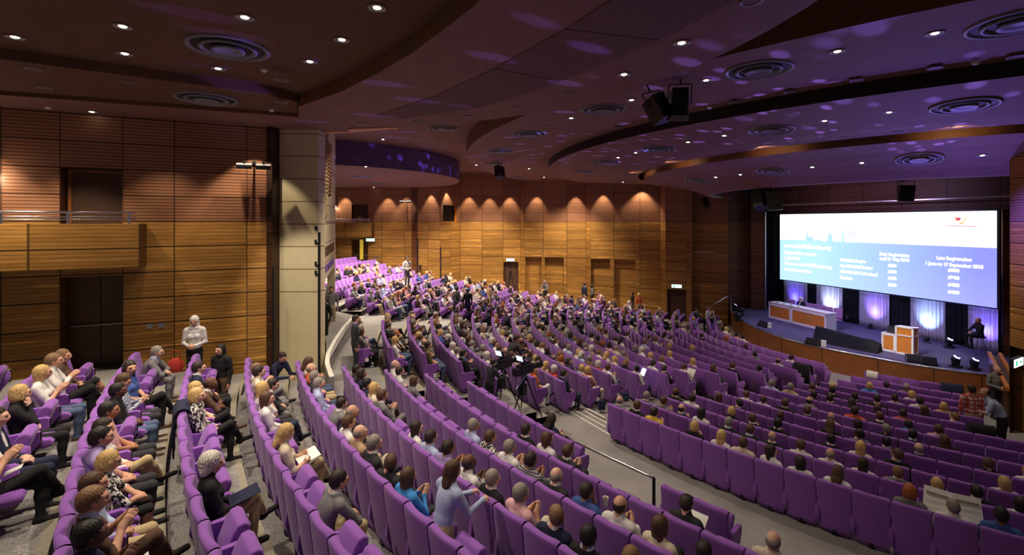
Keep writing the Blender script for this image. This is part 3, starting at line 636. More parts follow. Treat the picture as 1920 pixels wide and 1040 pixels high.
wall('wall_stage_left', A0, (A0.x+.35, A0.y+1.2), 0, Z1, mat='dark_wood', joints=[0]); wall('wall_stage_left', (A0.x+.2, A0.y+1.0), b1[:2], 0, H(2), mat='dark_wood', joints=[0])
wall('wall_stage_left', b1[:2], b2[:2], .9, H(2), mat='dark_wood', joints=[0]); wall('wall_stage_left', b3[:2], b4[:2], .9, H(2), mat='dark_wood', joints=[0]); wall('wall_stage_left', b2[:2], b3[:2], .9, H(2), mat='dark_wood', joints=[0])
struct(MB().box((b4.x+.03, b4.y-.02, 4.1), (.05, .05, 6.3)).build('trim_25', 'steel'))
struct(MB().box((sp(-.75, .3, 0).x, sp(-.75, .3, 0).y, 4.1), (1.5, .06, 6.3), rot=(0, 0, 0)).build('wall_mask', 'black_cloth'))
# right side wall beyond the stage: slatted upper part above a recessed exit passage
ra = at(1893, 0, 15.0); rb = Vector((14.6, 8.0, 0))
wall('wall_right', ra[:2], rb[:2], 2.74, Z1, joints=None)
wall('wall_right', (ra.x+.5, ra.y+.5), (ra.x-1.1+.5+.6, ra.y-8), -.0, 2.9, joints=None)
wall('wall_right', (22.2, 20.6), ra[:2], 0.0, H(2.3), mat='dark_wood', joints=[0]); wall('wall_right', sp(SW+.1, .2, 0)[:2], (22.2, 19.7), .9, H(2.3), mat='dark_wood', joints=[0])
struct(MB().box(((ra.x+rb.x)/2+.92, (ra.y+rb.y)/2, 2.72), (1.7, 7.2, .06), rot=(0, 0, -.135)).build('ceiling_passage', 'ceiling_dark'))
exit_sign(at(1908, 679, 12.6)+Vector((0, 0, 0)), .5, 'glowing exit sign under the slatted wall at the right edge')
# ---------------------------------------------------------------- stage
def circ(R, p0, p1, n=60): return [pol(R, p0+(p1-p0)*i/n) for i in range(n+1)]
edge = circ(8.5, -42, 72); 
# stage edge as measured: slightly fuller toward the right
SE = [(14.2, 31.3), (13.8, 30.2), (13.25, 28.4), (13.0, 26.6), (12.96, 25.0), (13.1, 23.3), (13.7, 21.7), (14.75, 20.2), (15.7, 19.0), (16.8, 18.1), (17.6, 17.6), (18.2, 17.35)]
def smooth(P, n=6):
    P = [Vector(p) for p in P]; out = []
    for i in range(len(P)-1):
        a, b, c, d = P[max(i-1, 0)], P[i], P[i+1], P[min(i+2, len(P)-1)]
        for k in range(n):
            t = k/n; out.append(.5*((2*b)+(c-a)*t+(2*a-5*b+4*c-d)*t*t+(3*b-a-3*c+d)*t*t*t))
    return out+[P[-1]]
SE = smooth(SE)
plate('floor_stage', [tuple(p) for p in SE]+[(22.5, 17.35), (23, 20), (19, 32.5), (14.2, 32.5)], [], 1.0, 'stage_carpet')
skirt('stage_front', SE, 0, .97, 'stage_wood')
mb = MB()
for i in range(1, 9):
    p = SE[i*7+2]; mb.box((p.x, p.y, .48), (.018, .018, .95))
struct(mb.build('stage_front_joint', 'ceiling_dark'))
mb = MB().tube([(p.x, p.y, .985) for p in SE], .035, 8); struct(mb.build('stage_nosing', 'chrome', smooth=True))
skirt('stage_side', [(18.2, 17.35), (22.5, 17.35)], 0, 1, 'stage_wood')
# ---------------------------------------------------------------- ceiling fittings
def diffuser_mesh():
    o = []
    o.append(MB().lathe([(.64, .0), (.64, -.025), (.60, -.035), (.56, -.01), (.55, .04)], 40).mesh('outer_ring', 'diffuser_grey', smooth=True))
    o.append(MB().lathe([(.55, .05), (.0, .05)], 40).mesh('duct_back', 'diffuser_dark'))
    o.append(MB().lathe([(.40, .045), (.45, -.03), (.42, -.055), (.37, -.03), (.36, .03)], 40).mesh('middle_ring', 'diffuser_grey', smooth=True))
    o.append(MB().lathe([(.0, -.03), (.17, -.035), (.24, -.075), (.26, -.06), (.24, -.02), (.14, .03)], 40).mesh('centre_cone', 'diffuser_grey', smooth=True))
    return o
DM = diffuser_mesh()
def on_plane(px, py, h): Y = 900*h/(416-py); return Vector(((px-960)/900*Y, Y, H(h)))
def on_ring(px, py, prof):
    """ceiling point seen at a pixel on a ring profile of (R, h)"""
    best = None
    for i in range(400):
        Y = 5+i*.07; p = Vector(((px-960)/900*Y, Y, EYE-(py-416)/900*Y)); R = topol(p.x, p.y)[0]
        for (r0, h0), (r1, h1) in zip(prof, prof[1:]):
            if min(r0, r1) <= R <= max(r0, r1):
                t = (R-r0)/(r1-r0); h = h0+(h1-h0)*t; e_ = abs(p.z-EYE-h)
                if best is None or e_ < best[0]: best = (e_, p, math.atan2((h1-h0), -(r1-r0)))
    return best
RP3 = [(18.25, 2.84), (14.75, 2.60), (13.3, 2.62)]; RP4 = [(13.0, 2.42), (11.9, 2.28), (10.8, 2.03), (10.1, 1.80), (9.5, 1.53)]
def place_ceiling(px, py, where):
    if isinstance(where, (int, float)): return on_plane(px, py, where), 0, 0
    b_ = on_ring(px, py, where)
    if b_ is None or b_[0] > .2: return None, 0, 0
    p = b_[1]; return p, b_[2], math.radians(topol(p.x, p.y)[1])
def hang(o, p, slope, phi):
    o.location = p
    if abs(slope) > .01:
        ax = Vector((-math.sin(phi), math.cos(phi), 0)); o.rotation_mode = 'QUATERNION'
        from mathutils import Quaternion
        o.rotation_quaternion = Quaternion(ax, -slope)
DIFF = [(428, 90, 2.98, 'largest, upper left'), (387, 185, 2.79, 'in the step near the left wall'), (1422, 131, 3.1, 'large, right of the hanging speakers'), (1131, 205, 3.1, 'left of the hanging speakers'), (992, 251, 3.1, 'beyond the left speaker cluster, second of its ring'),
    (937, 283, 3.1, 'third of its ring going left'), (930, 306, 3.1, 'small, above the tiny hanging speaker'), (831, 240, 3.6, 'above the purple-lit drum fascia'), (1910, 42, 3.1, 'cut by the right edge of the view'), (1808, 198, RP3, 'on the second ring, far right'),
    (1445, 243, RP3, 'on the second ring, middle'), (1234, 279, RP3, 'on the second ring, left of middle'), (1137, 304, RP3, 'on the second ring, toward its left end'), (1097, 322, RP3, 'on the second ring, small, at its left end'), (1723, 298, RP4, 'on the ring nearest the stage, right'),
    (1448, 321, RP4, 'on the ring nearest the stage, middle'), (1308, 338, RP4, 'on the ring nearest the stage, left'), (675, 331, 2.6, 'under the far corner soffit, nearer one'), (712, 344, 2.6, 'under the far corner soffit, farther one'), (972, 332, 3.1, 'tiny, above the far wall')]
for px, py, wh, lb in DIFF:
    p, sl_, ph = place_ceiling(px, py, wh)
    if p is None: print('NO DIFF', px, py); continue
    r = root('air_diffuser', (0, 0, 0), 0, 'round grey ceiling air diffuser, '+lb, 'air vent', 'round ceiling diffusers')
    hang(r, p-Vector((0, 0, .0)), sl_, ph)
    if wh == 3.6: r.location.z = H(3.75); r.location.x *= 3.75/3.6; r.location.y *= 3.75/3.6
    for m in DM: inst(m.name.split('.')[0], m, r, (0, 0, -.052 if m.name.startswith('duct') else 0))
dl_ring = MB().lathe([(.125, .0), (.138, -.014), (.108, -.014), (.095, .0)], 20).mesh('trim_ring', 'diffuser_grey', smooth=True)
dl_can = MB().lathe([(.10, -.003), (.0, -.004)], 20).mesh('lamp_can', 'fascia_brown')
dl_lens = MB().lathe([(.056, -.008), (.03, -.02), (.0, -.024)], 16).mesh('lamp_lens', 'lamp_glow', smooth=True)
DLR = {2.98: 'near left recess', 2.79: 'lower step by the left wall', 2.7: 'near mauve soffit', 3.1: 'first ring', 2.6: 'far corner soffit', 3.75: 'hall ceiling by the purple-lit fascia'}
DL = [(28, 69, 2.98, 1), (230, 49, 2.98, 1), (459, 32, 2.98, 1), (707, 14, 2.98, 1), (641, 74, 2.98, 1), (234, 100, 2.98, 1), (409, 128, 2.98, 1), (581, 115, 2.98, 1), (62, 128, 2.79, 0), (238, 153, 2.79, 0), (84, 163, 2.79, 0), (528, 149, 2.79, 0), (527, 191, 2.7, 0), (450, 231, 2.7, 0),
    (172, 209, 2.7, 1), (1278, 80, 2.7, 1), (1170, 139, 2.7, 1), (1068, 176, 2.7, 0), (968, 201, 2.7, 0), (877, 218, 2.7, 0), (780, 227, 2.7, 0), (677, 232, 2.7, 0), (1408, 2, 2.7, 0),
    (1184, 187, 3.1, 1), (1071, 221, 3.1, 1), (1027, 236, 3.1, 0), (1324, 150, 3.1, 1), (1570, 96, 3.1, 1), (1753, 62, 3.1, 1), (1158, 239, 3.1, 0), (965, 262, 3.1, 0), (893, 309, 3.1, 1), (992, 316, 3.1, 1), (1020, 332, 3.1, 1), (1605, 150, 3.1, 0), (1480, 172, 3.1, 0), (1376, 191, 3.1, 0), (1753, 127, 3.1, 0), (1904, 106, 3.1, 0),
    (1667, 210, RP3, 1), (1546, 226, RP3, 1), (1358, 254, RP3, 1), (1290, 266, RP3, 1), (1192, 286, RP3, 1), (1159, 295, RP3, 1), (1119, 309, RP3, 0), (1168, 341, RP3, 1), (1795, 237, RP3, 0), (1683, 247, RP3, 0), (1582, 257, RP3, 0), (1494, 267, RP3, 0), (1420, 277, RP3, 0),
    (1842, 291, RP4, 1), (1616, 305, RP4, 1), (1523, 313, RP4, 1), (1388, 327, RP4, 1), (1342, 332, RP4, 1), (686, 312, 2.6, 1), (829, 332, 2.6, 0), (701, 351, 2.6, 1), (718, 261, 3.75, 1), (781, 257, 3.75, 0), (860, 290, 3.75, 0)]
ordw = ['first', 'second', 'third', 'fourth', 'fifth', 'sixth', 'seventh', 'eighth', 'ninth', 'tenth', 'eleventh', 'twelfth', 'thirteenth', 'fourteenth', 'fifteenth', 'sixteenth', 'seventeenth', 'eighteenth', 'nineteenth', 'twentieth', 'twenty-first', 'twenty-second', 'twenty-third', 'twenty-fourth', 'twenty-fifth', 'twenty-sixth', 'twenty-seventh', 'twenty-eighth']
DL.sort(key=lambda d: d[0]); cnt = {}
for px, py, wh, on in DL:
    p, sl_, ph = place_ceiling(px, py, wh)
    if p is None: print('NO DL', px, py); continue
    key = DLR[wh] if not isinstance(wh, list) else ('second ring' if wh is RP3 else 'ring nearest the stage'); key = (key, on); cnt[key] = cnt.get(key, 0)+1
    r = root('downlight', (0, 0, 0), 0, '%s recessed ceiling downlight, %s from the left %s %s' % ('lit' if on else 'unlit', ordw[cnt[key]-1], 'on the' if 'ring' in key[0] else 'in the', key[0]), 'ceiling light', 'recessed downlights')
    hang(r, p, sl_, ph); sc_ = 1.0
    inst('trim_ring', dl_ring, r); inst('lamp_can', dl_can, r)
    if on: inst('lamp_lens', dl_lens, r)
# small detectors
for px, py, h, lb in ((509, 206, 2.7, 'near the left soffit corner'), (495, 131, 2.98, 'beside the largest air vent'), (1829, 117, 3.1, 'on the purple lit ring, right'), (1330, 201, 3.1, 'right of the hanging speakers'), (90, 201, 2.7, 'above the left wall')):
    p = on_plane(px, py, h); o = MB().lathe([(0, -.05), (.035, -.045), (.06, -.02), (.06, 0)], 14).build('smoke_detector', 'white_paint', smooth=True); o.location = p; tag(o, 'small white smoke detector on the ceiling '+lb, 'smoke detector')
# wall washers that draw the scallops of light on the timber walls
def washer(px, Y, power, off=.55, z=None, cone=66, hs=None):
    x = (px-960)/900*Y; lamp('SPOT', 'wall_wash_light', (x, Y-off, (hs or H(2.52))), power*1.5, (1, .82, .60), (x, Y+.05, 4.6), .03, cone, .6)
for px, Y in ((648, 36.4), (728, 36.4), (762, 36.4), (806, 35.6), (843, 36.0), (879, 36.9), (917, 36.7), (955, 36.6), (1004, 35.9), (1077, 35.1), (1128, 34.1), (1200, 33.3), (1270, 31.7), (1326, 31.4)):
    washer(px, Y, 150, cone=(64 if px != 1200 else 90))
for px, Y in ((478, 13.5), (-60, 10.9)):
    x = (px-960)/900*Y; lamp('SPOT', 'wall_wash_light', (x+.3, Y-.62, H(2.3)), 100, (1, .82, .60), (x, Y, EYE-1.2), .02, 84, .35)
for u_, w_ in ((.9, 210), (2.4, 150), (4.2, 330), (5.8, 330)):
    p = ptL(u_, 1.25 if u_ < 3 else 1.7, H(2.5)); lamp('SPOT', 'wall_wash_light', p, w_, (1, .84, .62), ptL(u_, .35, 4.6), .06, 74, .8)
lamp('SPOT', 'wall_wash_light', (-3.9, 15.6, 9.4), 260, (1, .86, .66), (-6.3, 17.0, 6.0), .05, 90, .5)
lamp('SPOT', 'wall_wash_light', (-4.6, 9.6, 9.0), 800, (1, .88, .72), (-6.1, 14.0, 4.3), .05, 34, .6)  # unseen spot added to brighten the cream column
lamp('SPOT', 'stage_front_fill', (9.4, 20.6, 8.6), 620, WARM, (13.2, 22.6, .4), .1, 70, .8); lamp('SPOT', 'stage_front_fill', (12.6, 14.8, 8.4), 420, WARM, (15.4, 18.4, .4), .1, 70, .8); lamp('SPOT', 'stage_wash_light', (12.6, 17.4, 7.6), 900, COOL, (15.2, 12.8, 5.6), .1, 56, .8); lamp('SPOT', 'header_fill', (13.6, 23.0, 8.0), 500, (.55, .4, .8), (18.6, 25.0, 7.9), .1, 100, .9)  # added spots: brighten stage front, tint right wall purple, lift the dark header
for s_ in (.12, .34, .56, .8):
    R_ = 13.2; ph = -14+s_*86; p = pol(R_+.9, ph); q = pol(R_, ph); lamp('SPOT', 'ring_wash_light', (p.x, p.y, H(2.78)-.35), 26, (1, .62, .28), (q.x, q.y, H(2.58)), .05, 110, .7)
for (x, y) in ((10.6, 31.6), (3.8, 34.0), (-2.2, 35.2)): lamp('SPOT', 'house_light', (x, y-2.2, 9.1), 1500, (1, .84, .62), (x, y+.4, 3.0), .15, 95, .9)  # extra unseen spots added to brighten the far wall
# hanging loudspeakers
def speaker(name, loc, rz, tilt, size, label, roll=0, white=False):
    r = root(name, loc, 0, label, 'loudspeaker'); r.rotation_euler = (tilt, roll, rz); w, d, h = size
    MB().prism([(-w/2, -d/2), (w/2, -d/2), (w*.36, d/2), (-w*.36, d/2)], 'z', -h/2, h/2).build('speaker_cabinet', 'white_paint' if white else 'black_plastic', r, bevel=.01)
    MB().box((0, -d/2-.01, 0), (w*.92, .02, h*.94)).build('speaker_grille', 'black_cloth', r, bevel=.004)
    MB().tube([(-w/2-.02, 0, 0), (-w/2-.02, 0, h/2+.15)], .012).tube([(w/2+.02, 0, 0), (w/2+.02, 0, h/2+.15)], .012).tube([(-w/2-.03, 0, h/2+.15), (w/2+.03, 0, h/2+.15)], .014).tube([(0, 0, h/2+.15), (0, 0, h/2+.5)], .02).build('hanging_bracket', 'black_metal', r)
    return r
speaker('loudspeaker', at(1236, 204, 10.6), math.radians(200), .35, (.42, .4, .58), 'left black loudspeaker of the pair hanging from the first ceiling ring', .3)
speaker('loudspeaker', at(1274, 196, 10.4), math.radians(165), .12, (.44, .4, .62), 'right black loudspeaker of the pair hanging from the first ceiling ring', -.05)
speaker('loudspeaker', at(936, 323, 24.0), math.radians(150), .3, (.42, .4, .6), 'small black loudspeaker hanging before the far wall', .3)
speaker('loudspeaker', at(1425, 374, 22.0), math.radians(130), .4, (.6, .55, .85), 'tilted black loudspeaker left of the pair above the screen corner', .3)
speaker('loudspeaker', at(1452, 376, 21.6), math.radians(240), .1, (.62, .6, .85), 'black loudspeaker with pale side at the upper left screen corner')
speaker('loudspeaker', at(1697, 362, 18.6), math.radians(-20), .1, (.5, .4, .62), 'black loudspeaker hanging above the middle of the screen', .05)
speaker('loudspeaker', at(1324, 380, 30.0), math.radians(160), .4, (.45, .4, .6), 'small black loudspeaker high on the wall left of the stage', .3)
# ---------------------------------------------------------------- seats
def back_arrays():
    """upholstered back: cushion pad in front, shell behind, gently dished, leaning back; local +Y faces the stage"""
    nx, nz = 10, 14; v = []; W_ = .262
    def rear(u, t):                                   # u -1..1, t 0..1
        z = .05+.93*t; lean = .13*(1-t)**1.25; dish = .035*u*u
        w = W_*(.93+.07*min(1, t*2.2)); 
        if t > .9: z -= .022*max(0, (abs(u)-.8)/.2)**2
        return (u*w, lean+dish*.8, z)
    def front(u, t):
        x, y, z = rear(u, t); th = .085+.035*math.sin(PI*min(1, t*1.15))*(.7+.3*abs(u)); return (x*.985, y+th+.02*u*u, z)
    mb = MB(); G = []
    ts = [0, .08, .2, .34, .48, .6, .72, .82, .9, .96, 1.0]
    us = [-1, -.93, -.75, -.45, 0, .45, .75, .93, 1]
    def grid(fn, m, flip):
        o = len(mb.v); n = len(us)
        mb.v += [fn(u, t) for t in ts for u in us]
        for i in range(len(ts)-1):
            for j in range(n-1):
                f = (o+i*n+j, o+i*n+j+1, o+(i+1)*n+j+1, o+(i+1)*n+j); mb.f.append(f if flip else f[::-1]); mb.m.append(m)
        return o
    a = grid(rear, 0, True); b = grid(front, 1, False); n = len(us); nt = len(ts)
    # rounded top: three extra rows between rear top and front top
    prev = [a+(nt-1)*n+j for j in range(n)]
    for k in range(1, 5):
        ang = PI*k/5; row = []
        for j, u in enumerate(us):
            x0, y0, z0 = rear(u, 1); x1, y1, z1 = front(u, 1); c = (1-math.cos(ang))/2
            row.append(len(mb.v)); mb.v.append((x0+(x1-x0)*c, y0+(y1-y0)*c, z0+(z1-z0)*c+.028*math.sin(ang)))
        for j in range(n-1): mb.f.append((prev[j], prev[j+1], row[j+1], row[j])); mb.m.append(1)
        prev = row
    for j in range(n-1): mb.f.append((prev[j], prev[j+1], b+(nt-1)*n+j+1, b+(nt-1)*n+j)); mb.m.append(1)
    for i in range(nt-1):
        mb.f.append((a+i*n, a+(i+1)*n, b+(i+1)*n, b+i*n)); mb.m.append(0); mb.f.append((b+i*n+n-1, b+(i+1)*n+n-1, a+(i+1)*n+n-1, a+i*n+n-1)); mb.m.append(0)
    mb.f.append(tuple(a+j for j in range(n))+tuple(b+j for j in range(n-1, -1, -1))); mb.m.append(0)
    return mb
def cushion(up):
    mb = MB(); P = [(-.0, -.045), (.0, .035), (.06, .06), (.30, .06), (.40, .045), (.44, .0), (.42, -.05), (.36, -.065), (.06, -.06)]
    a = math.radians(68) if up else 0; oy, oz = (.30, .50) if up else (.18, .43)
    if up: P = [(y*.93, z*1.25) for y, z in P]
    Q = [(oy+y*math.cos(a)-z*math.sin(a), oz+y*math.sin(a)+z*math.cos(a)-(.10 if up else 0)) for y, z in P]
    for x0, x1, k in ((-.205, .205, 1),): mb.prism(Q, 'x', x0, x1)
    return mb
def arm():
    return MB().prism([(.06, .30), (.10, .64), (.46, .645), (.50, .62), (.50, .50), (.34, .24), (.12, .16)], 'x', -.035, .035)
mb_back = back_arrays(); me_back = mb_back.mesh('backrest', ['seat_back_fabric', 'seat_fabric'], smooth=True)
me_up = cushion(True).mesh('seat', 'seat_fabric', bevel=.022, smooth=True); me_down = cushion(False).mesh('seat', 'seat_fabric', bevel=.022, smooth=True)
me_arm = arm().mesh('armrest', 'seat_back_fabric', bevel=.012); me_cap = MB().box((0, .505, .56), (.05, .014, .12)).box((0, .47, .40), (.04, .02, .16), rot=(-.55, 0, 0)).mesh('armrest_cap', 'black_plastic', bevel=.003)
me_ped = MB().box((0, .20, .20), (.06, .16, .36)).box((0, .27, .015), (.10, .26, .03)).box((0, .14, .34), (.36, .05, .05)).mesh('pedestal', 'black_metal', bevel=.004)
me_plate = MB().box((.038, .40, .30), (.006, .10, .12)).mesh('row_plate', 'paper')
def lp_back():
    mb = MB(); 
    mb.prism([(.13, .06), (0, .97), (.05, 1.005), (.115, .97), (.25, .45), (.24, .16)], 'x', -.258, .258); mb.m = [0, 0, 0, 0, 0, 0, 0, 0]; return mb
def sid(s): return 1.0/max(1.0, s['P'].y)
# heads seen in the photograph: x, y, hair, top, (pose)
HEADS = []
def hd(s):
    for t in s.split():
        f = t.split(','); HEADS.append((float(f[0]), float(f[1]), f[2], f[3], f[4] if len(f) > 4 else '', f[5] if len(f) > 5 else ''))
# hair: k black, d dark, n brown, i light brown, y blonde, g grey, w white, r ginger; capital = long; b bald (B dark-skinned bald)
hd('76,646,i,white,clap,black 192,648,n,check,phone,charcoal 118,712,Y,white,clap,jeans 131,697,I,brown,lap,black 43,786,d,navy,lap,navy 97,770,y,black,chin,black 74,812,y,floral,knees,black 266,736,k,black,lap,jeans 228,768,k,pink,lap,charcoal 262,785,D,white,lap,khaki '
   '199,808,k,lilac,lap,charcoal 275,702,D,blue,talk,black 311,660,g,grey,forward,grey 374,684,d,navy,lap,black 376,693,B,brown,knees,black 368,714,Y,floral,lap,black 357,737,y,floral,lap,black 205,833,n,paleblue,lap,khaki 199,892,i,brown,clap,brown 182,938,k,navy,clap,navy,  '
   '184,983,B,navy,phone,navy 370,852,w,black,lap,khaki 12,890,d,white,clap,black 474,685,d,cream,lap,grey 478,676,i,white,clap,grey 510,693,d,charcoal,forward,grey 484,727,Y,white,chin,charcoal 488,748,N,white,lap,darkjeans 567,676,N,cream,phone,jeans 569,691,b,orange,lap,khaki '
   '574,701,g,charcoal,lap,jeans 586,714,g,paleblue,lap,khaki 613,731,d,grey,forward,khaki 622,765,b,navy,forward,khaki 639,782,n,white,lap,khaki 650,803,b,tan,clap,cream 664,811,g,charcoal,lap,khaki 516,818,Y,cream,paper,khaki 671,685,k,charcoal,chin,black '
   '654,699,D,navy,lap,black 662,712,k,navy,lap,black 681,727,Y,cream,lap,brown 694,716,n,grey,clap,grey 730,689,b,white,lap,darkjeans 741,706,d,white,lap,darkjeans 747,716,N,grey,forward,black 658,822,d,grey,forward,khaki 675,858,n,charcoal,talk,charcoal '
   '702,869,N,sky,clap,charcoal 806,833,d,paleblue,lap,navy 832,848,d,lilac,clap,navy 872,892,B,white,clap,navy 915,909,g,black,lap,black 946,938,g,pink,clap,cream 1037,955,i,navy,talk,jeans 897,831,n,floral,lap,maroon 927,843,g,white,clap,maroon '
   '971,862,d,darkcheck,clap,grey 1009,885,b,charcoal,lap,jeans 1007,841,N,white,lap,white 1047,858,n,charcoal,clap,charcoal 1102,881,d,blue,chin,grey 1149,905,B,white,clap,white 1115,938,k,black,paper,jeans 1155,968,i,blue,clap,jeans 861,797,g,paleblue,lap,black '
   '995,784,d,black,lap,black 1028,805,D,navy,phone,jeans 1278,911,d,charcoal,paper,darkjeans 1232,992,N,cream,lap,black 1335,983,d,white,lap,black 1433,1021,b,cream,lap,navy 1147,1037,d,black,lap,black 184,1030,k,navy,lap,navy 806,820,D,white,lap,black')
hd('1343,826,Y,white 1388,837,n,cream 1458,860,D,white 1505,837,n,white 1515,883,D,white 1574,830,b,white 1617,843,D,white 1575,881,N,white 1679,839,n,black 1692,852,i,grey 1721,845,b,black 1761,869,Y,white 1770,907,g,white 1693,902,r,grey 1812,896,d,black 1846,871,n,black 1856,898,Y,white '
   '1894,905,D,white 1913,883,Y,white 1794,949,k,blue,paper 1763,824,N,black 1619,826,Y,white 1513,716,n,black 1541,716,y,black 1504,728,d,black 1510,738,B,grey 1513,757,n,black 1562,736,d,charcoal 1577,719,d,black 1617,718,y,sky 1583,732,d,black 1594,740,D,black '
   '1625,742,d,black 1633,757,n,black 1600,759,d,orange 1627,768,D,black 1596,774,k,grey 1562,786,N,black 1605,797,k,black 1570,810,b,white 1652,790,g,black 1658,811,k,black 1671,766,n,black 1675,745,d,white 1674,711,d,black 1698,726,g,olive 1692,799,d,sky '
   '1704,726,y,white 1727,734,d,white 1770,738,y,yellow 1774,760,i,white 1746,757,N,black 1714,774,d,orange 1760,782,n,pink 1708,818,k,black 1355,728,N,black 1401,726,n,white 1389,741,d,black 1430,732,B,white 1445,717,g,paleblue 1474,723,g,khaki 1470,747,n,black 1470,761,n,black '
   '1381,761,y,black 1371,777,g,black 1423,773,n,black 1464,780,k,black 1463,801,b,black 1355,796,n,black 1390,801,Y,cream 1319,784,y,black 1306,773,D,white 1304,734,d,white 1153,752,b,grey 1185,767,n,black 1217,775,d,yellow,clap 1211,746,g,grey 1238,752,n,grey,clap 1265,742,B,black 1294,751,B,navy '
   '1112,697,y,stripe 1133,685,n,white 1142,693,w,red,clap 1179,691,k,white 1204,704,d,white,phone 1250,696,d,black,phone,maroon 1288,693,n,white,paper 1335,697,N,black 1374,695,n,black 1420,682,k,charcoal 1463,682,B,white 1058,700,d,navy,lap,darkjeans 1007,680,y,orange 1022,687,Y,tan 1038,693,w,red 991,670,b,white '
   '1062,655,g,paleblue 1048,648,n,white 1185,650,g,navy 1157,667,y,cream 1052,655,r,tan 880,640,g,grey 866,660,k,black 845,648,w,white 875,668,g,white 810,652,d,olive,lap,jeans 745,645,Y,white,lap,jeans 735,640,d,charcoal 1130,600,y,pink 1180,616,n,white 1120,650,i,white')
def seat_head(s): d = math.radians(s['phi']); return Vector((s['P'].x+.24*math.cos(d), s['P'].y+.24*math.sin(d), s['z']+1.24))
for s in SEATS: s['occ'] = None; s['hx'], s['hy'] = img(seat_head(s))
miss = 0
for h in HEADS:
    c = [s for s in SEATS if not s['occ']]
    sc = lambda s: math.hypot(s['hx']-h[0], (s['hy']-h[1]))/(900*.55/s['P'].y)
    b = min(c, key=sc)
    if sc(b) < 1.3: b['occ'] = h[2:]; b['named'] = 1
    else: miss += 1
print('heads unmatched', miss)
# named heads that stand too far from a seat are dropped; the dense blocks are filled at the density of the photograph
rnd = random.Random(11)
TOPS = ['white']*9+['black']*7+['charcoal']*3+['grey']*3+['navy']*3+['paleblue']*4+['cream']*5+['pink', 'pink', 'tan', 'blue', 'brown', 'brown', 'check', 'floral', 'blue', 'olive', 'lilac', 'maroon']
HC = ['d', 'd', 'n', 'n', 'N', 'D', 'D', 'y', 'Y', 'Y', 'g', 'g', 'b', 'k', 'w', 'i', 'I', 'r']
OCC = {'centre': .84, 'far': .72, 'upper': .78, 'right': .0, 'left': .0}
for s in SEATS:
    if s['occ']: continue
    p = OCC[s['b']]
    if s['b'] == 'upper':
        k = s['k'][1]; p = [.9, .9, .88, .85, .5, .28, .3, .0, .0][k]
        if k == 6 and s['x'] < 706: p = .85
        if k == 4 and s['x'] > 770: p = .1
        if k == 2 and s['x'] > 770: p = .6
    if s['b'] == 'far' and s['k'][1] >= 9: p = .25
    if s['b'] == 'far' and s['x'] > 965 and s['x'] < 1000 and s['y'] < 560: p = .1
    if s['b'] == 'centre' and s['k'][1] >= 8 and s['x'] > 1300: p = .12
    if s['b'] == 'centre' and s['k'][1] >= 4 and s['x'] > 1250: p = min(p, .4)
    if s['b'] == 'centre' and s['k'][1] >= 0 and s['x'] > 1150: p = min(p, .5)
    if s['b'] == 'centre' and s['k'][1] >= 10: p = .25
    if s['last'] and s['b'] == 'centre' and s['k'][1] >= 0: p *= .0 if s['k'][1] in (12, 11) else 1
    if rnd.random() < p: s['occ'] = (rnd.choice(HC), rnd.choice(TOPS), rnd.choice(['', '', '', 'clap', 'lap', 'paper', 'talk', 'chin', 'forward']), '')
vis = [s for s in SEATS if -40 < s['x'] < 1960 and s['y'] < 1130]
vis.sort(key=lambda s: s['P'].y); near = vis[:300]; far_ = [s for s in SEATS if s not in near]
print('seats', len(SEATS), 'in view', len(vis), 'occupied', sum(1 for s in SEATS if s['occ']), 'limit Y', near[-1]['P'].y)
BLK = {'left': 'near left block', 'right': 'right block', 'centre': 'centre block', 'far': 'far side block', 'upper': 'upper far block'}
def ordl(n): return ordw[n-1] if n <= len(ordw) else 'last'
ends = {}
for s in near:
    rz = math.radians(s['phi']-90)
    lab = '%s purple theatre seat, %s from the aisle, %s row, %s' % ('occupied' if s['occ'] else 'empty', ordl(s['i']+1), ordl(s['row']), BLK[s['b']])
    if s['b'] == 'left' and s['row'] == 1 and s['phi'] > 42: lab = '%s purple theatre seat, %s of the short front row by the handrail' % ('occupied' if s['occ'] else 'empty', ordl(s['i']+1))
    r = root('theatre_seat', (s['P'].x, s['P'].y, s['z']), rz, lab, 'seat', 'purple theatre seats')
    inst('backrest', me_back, r); inst('seat', me_down if s['occ'] else me_up, r); inst('pedestal', me_ped, r)
    a = inst('armrest', me_arm, r, (-.275, 0, 0)); inst('armrest_cap', me_cap, a)
    if s['last']:
        a = inst('armrest', me_arm, r, (.275, 0, 0)); inst('armrest_cap', me_cap, a); inst('row_plate', me_plate, a)
def arrays(mb):
    v = np.array(mb.v, dtype=np.float32); q = []; m = []
    for f, mi in zip(mb.f, mb.m):
        if len(f) == 4: q.append(f); m.append(mi)
        elif len(f) == 3: q.append((f[0], f[1], f[2], f[2])); m.append(mi)
        else:
            for i in range(1, len(f)-1, 2):
                q.append((f[0], f[i], f[i+1], f[i+2] if i+2 < len(f) else f[i+1])); m.append(mi)
    return v, np.array(q, dtype=np.int32), np.array(m, dtype=np.int32)
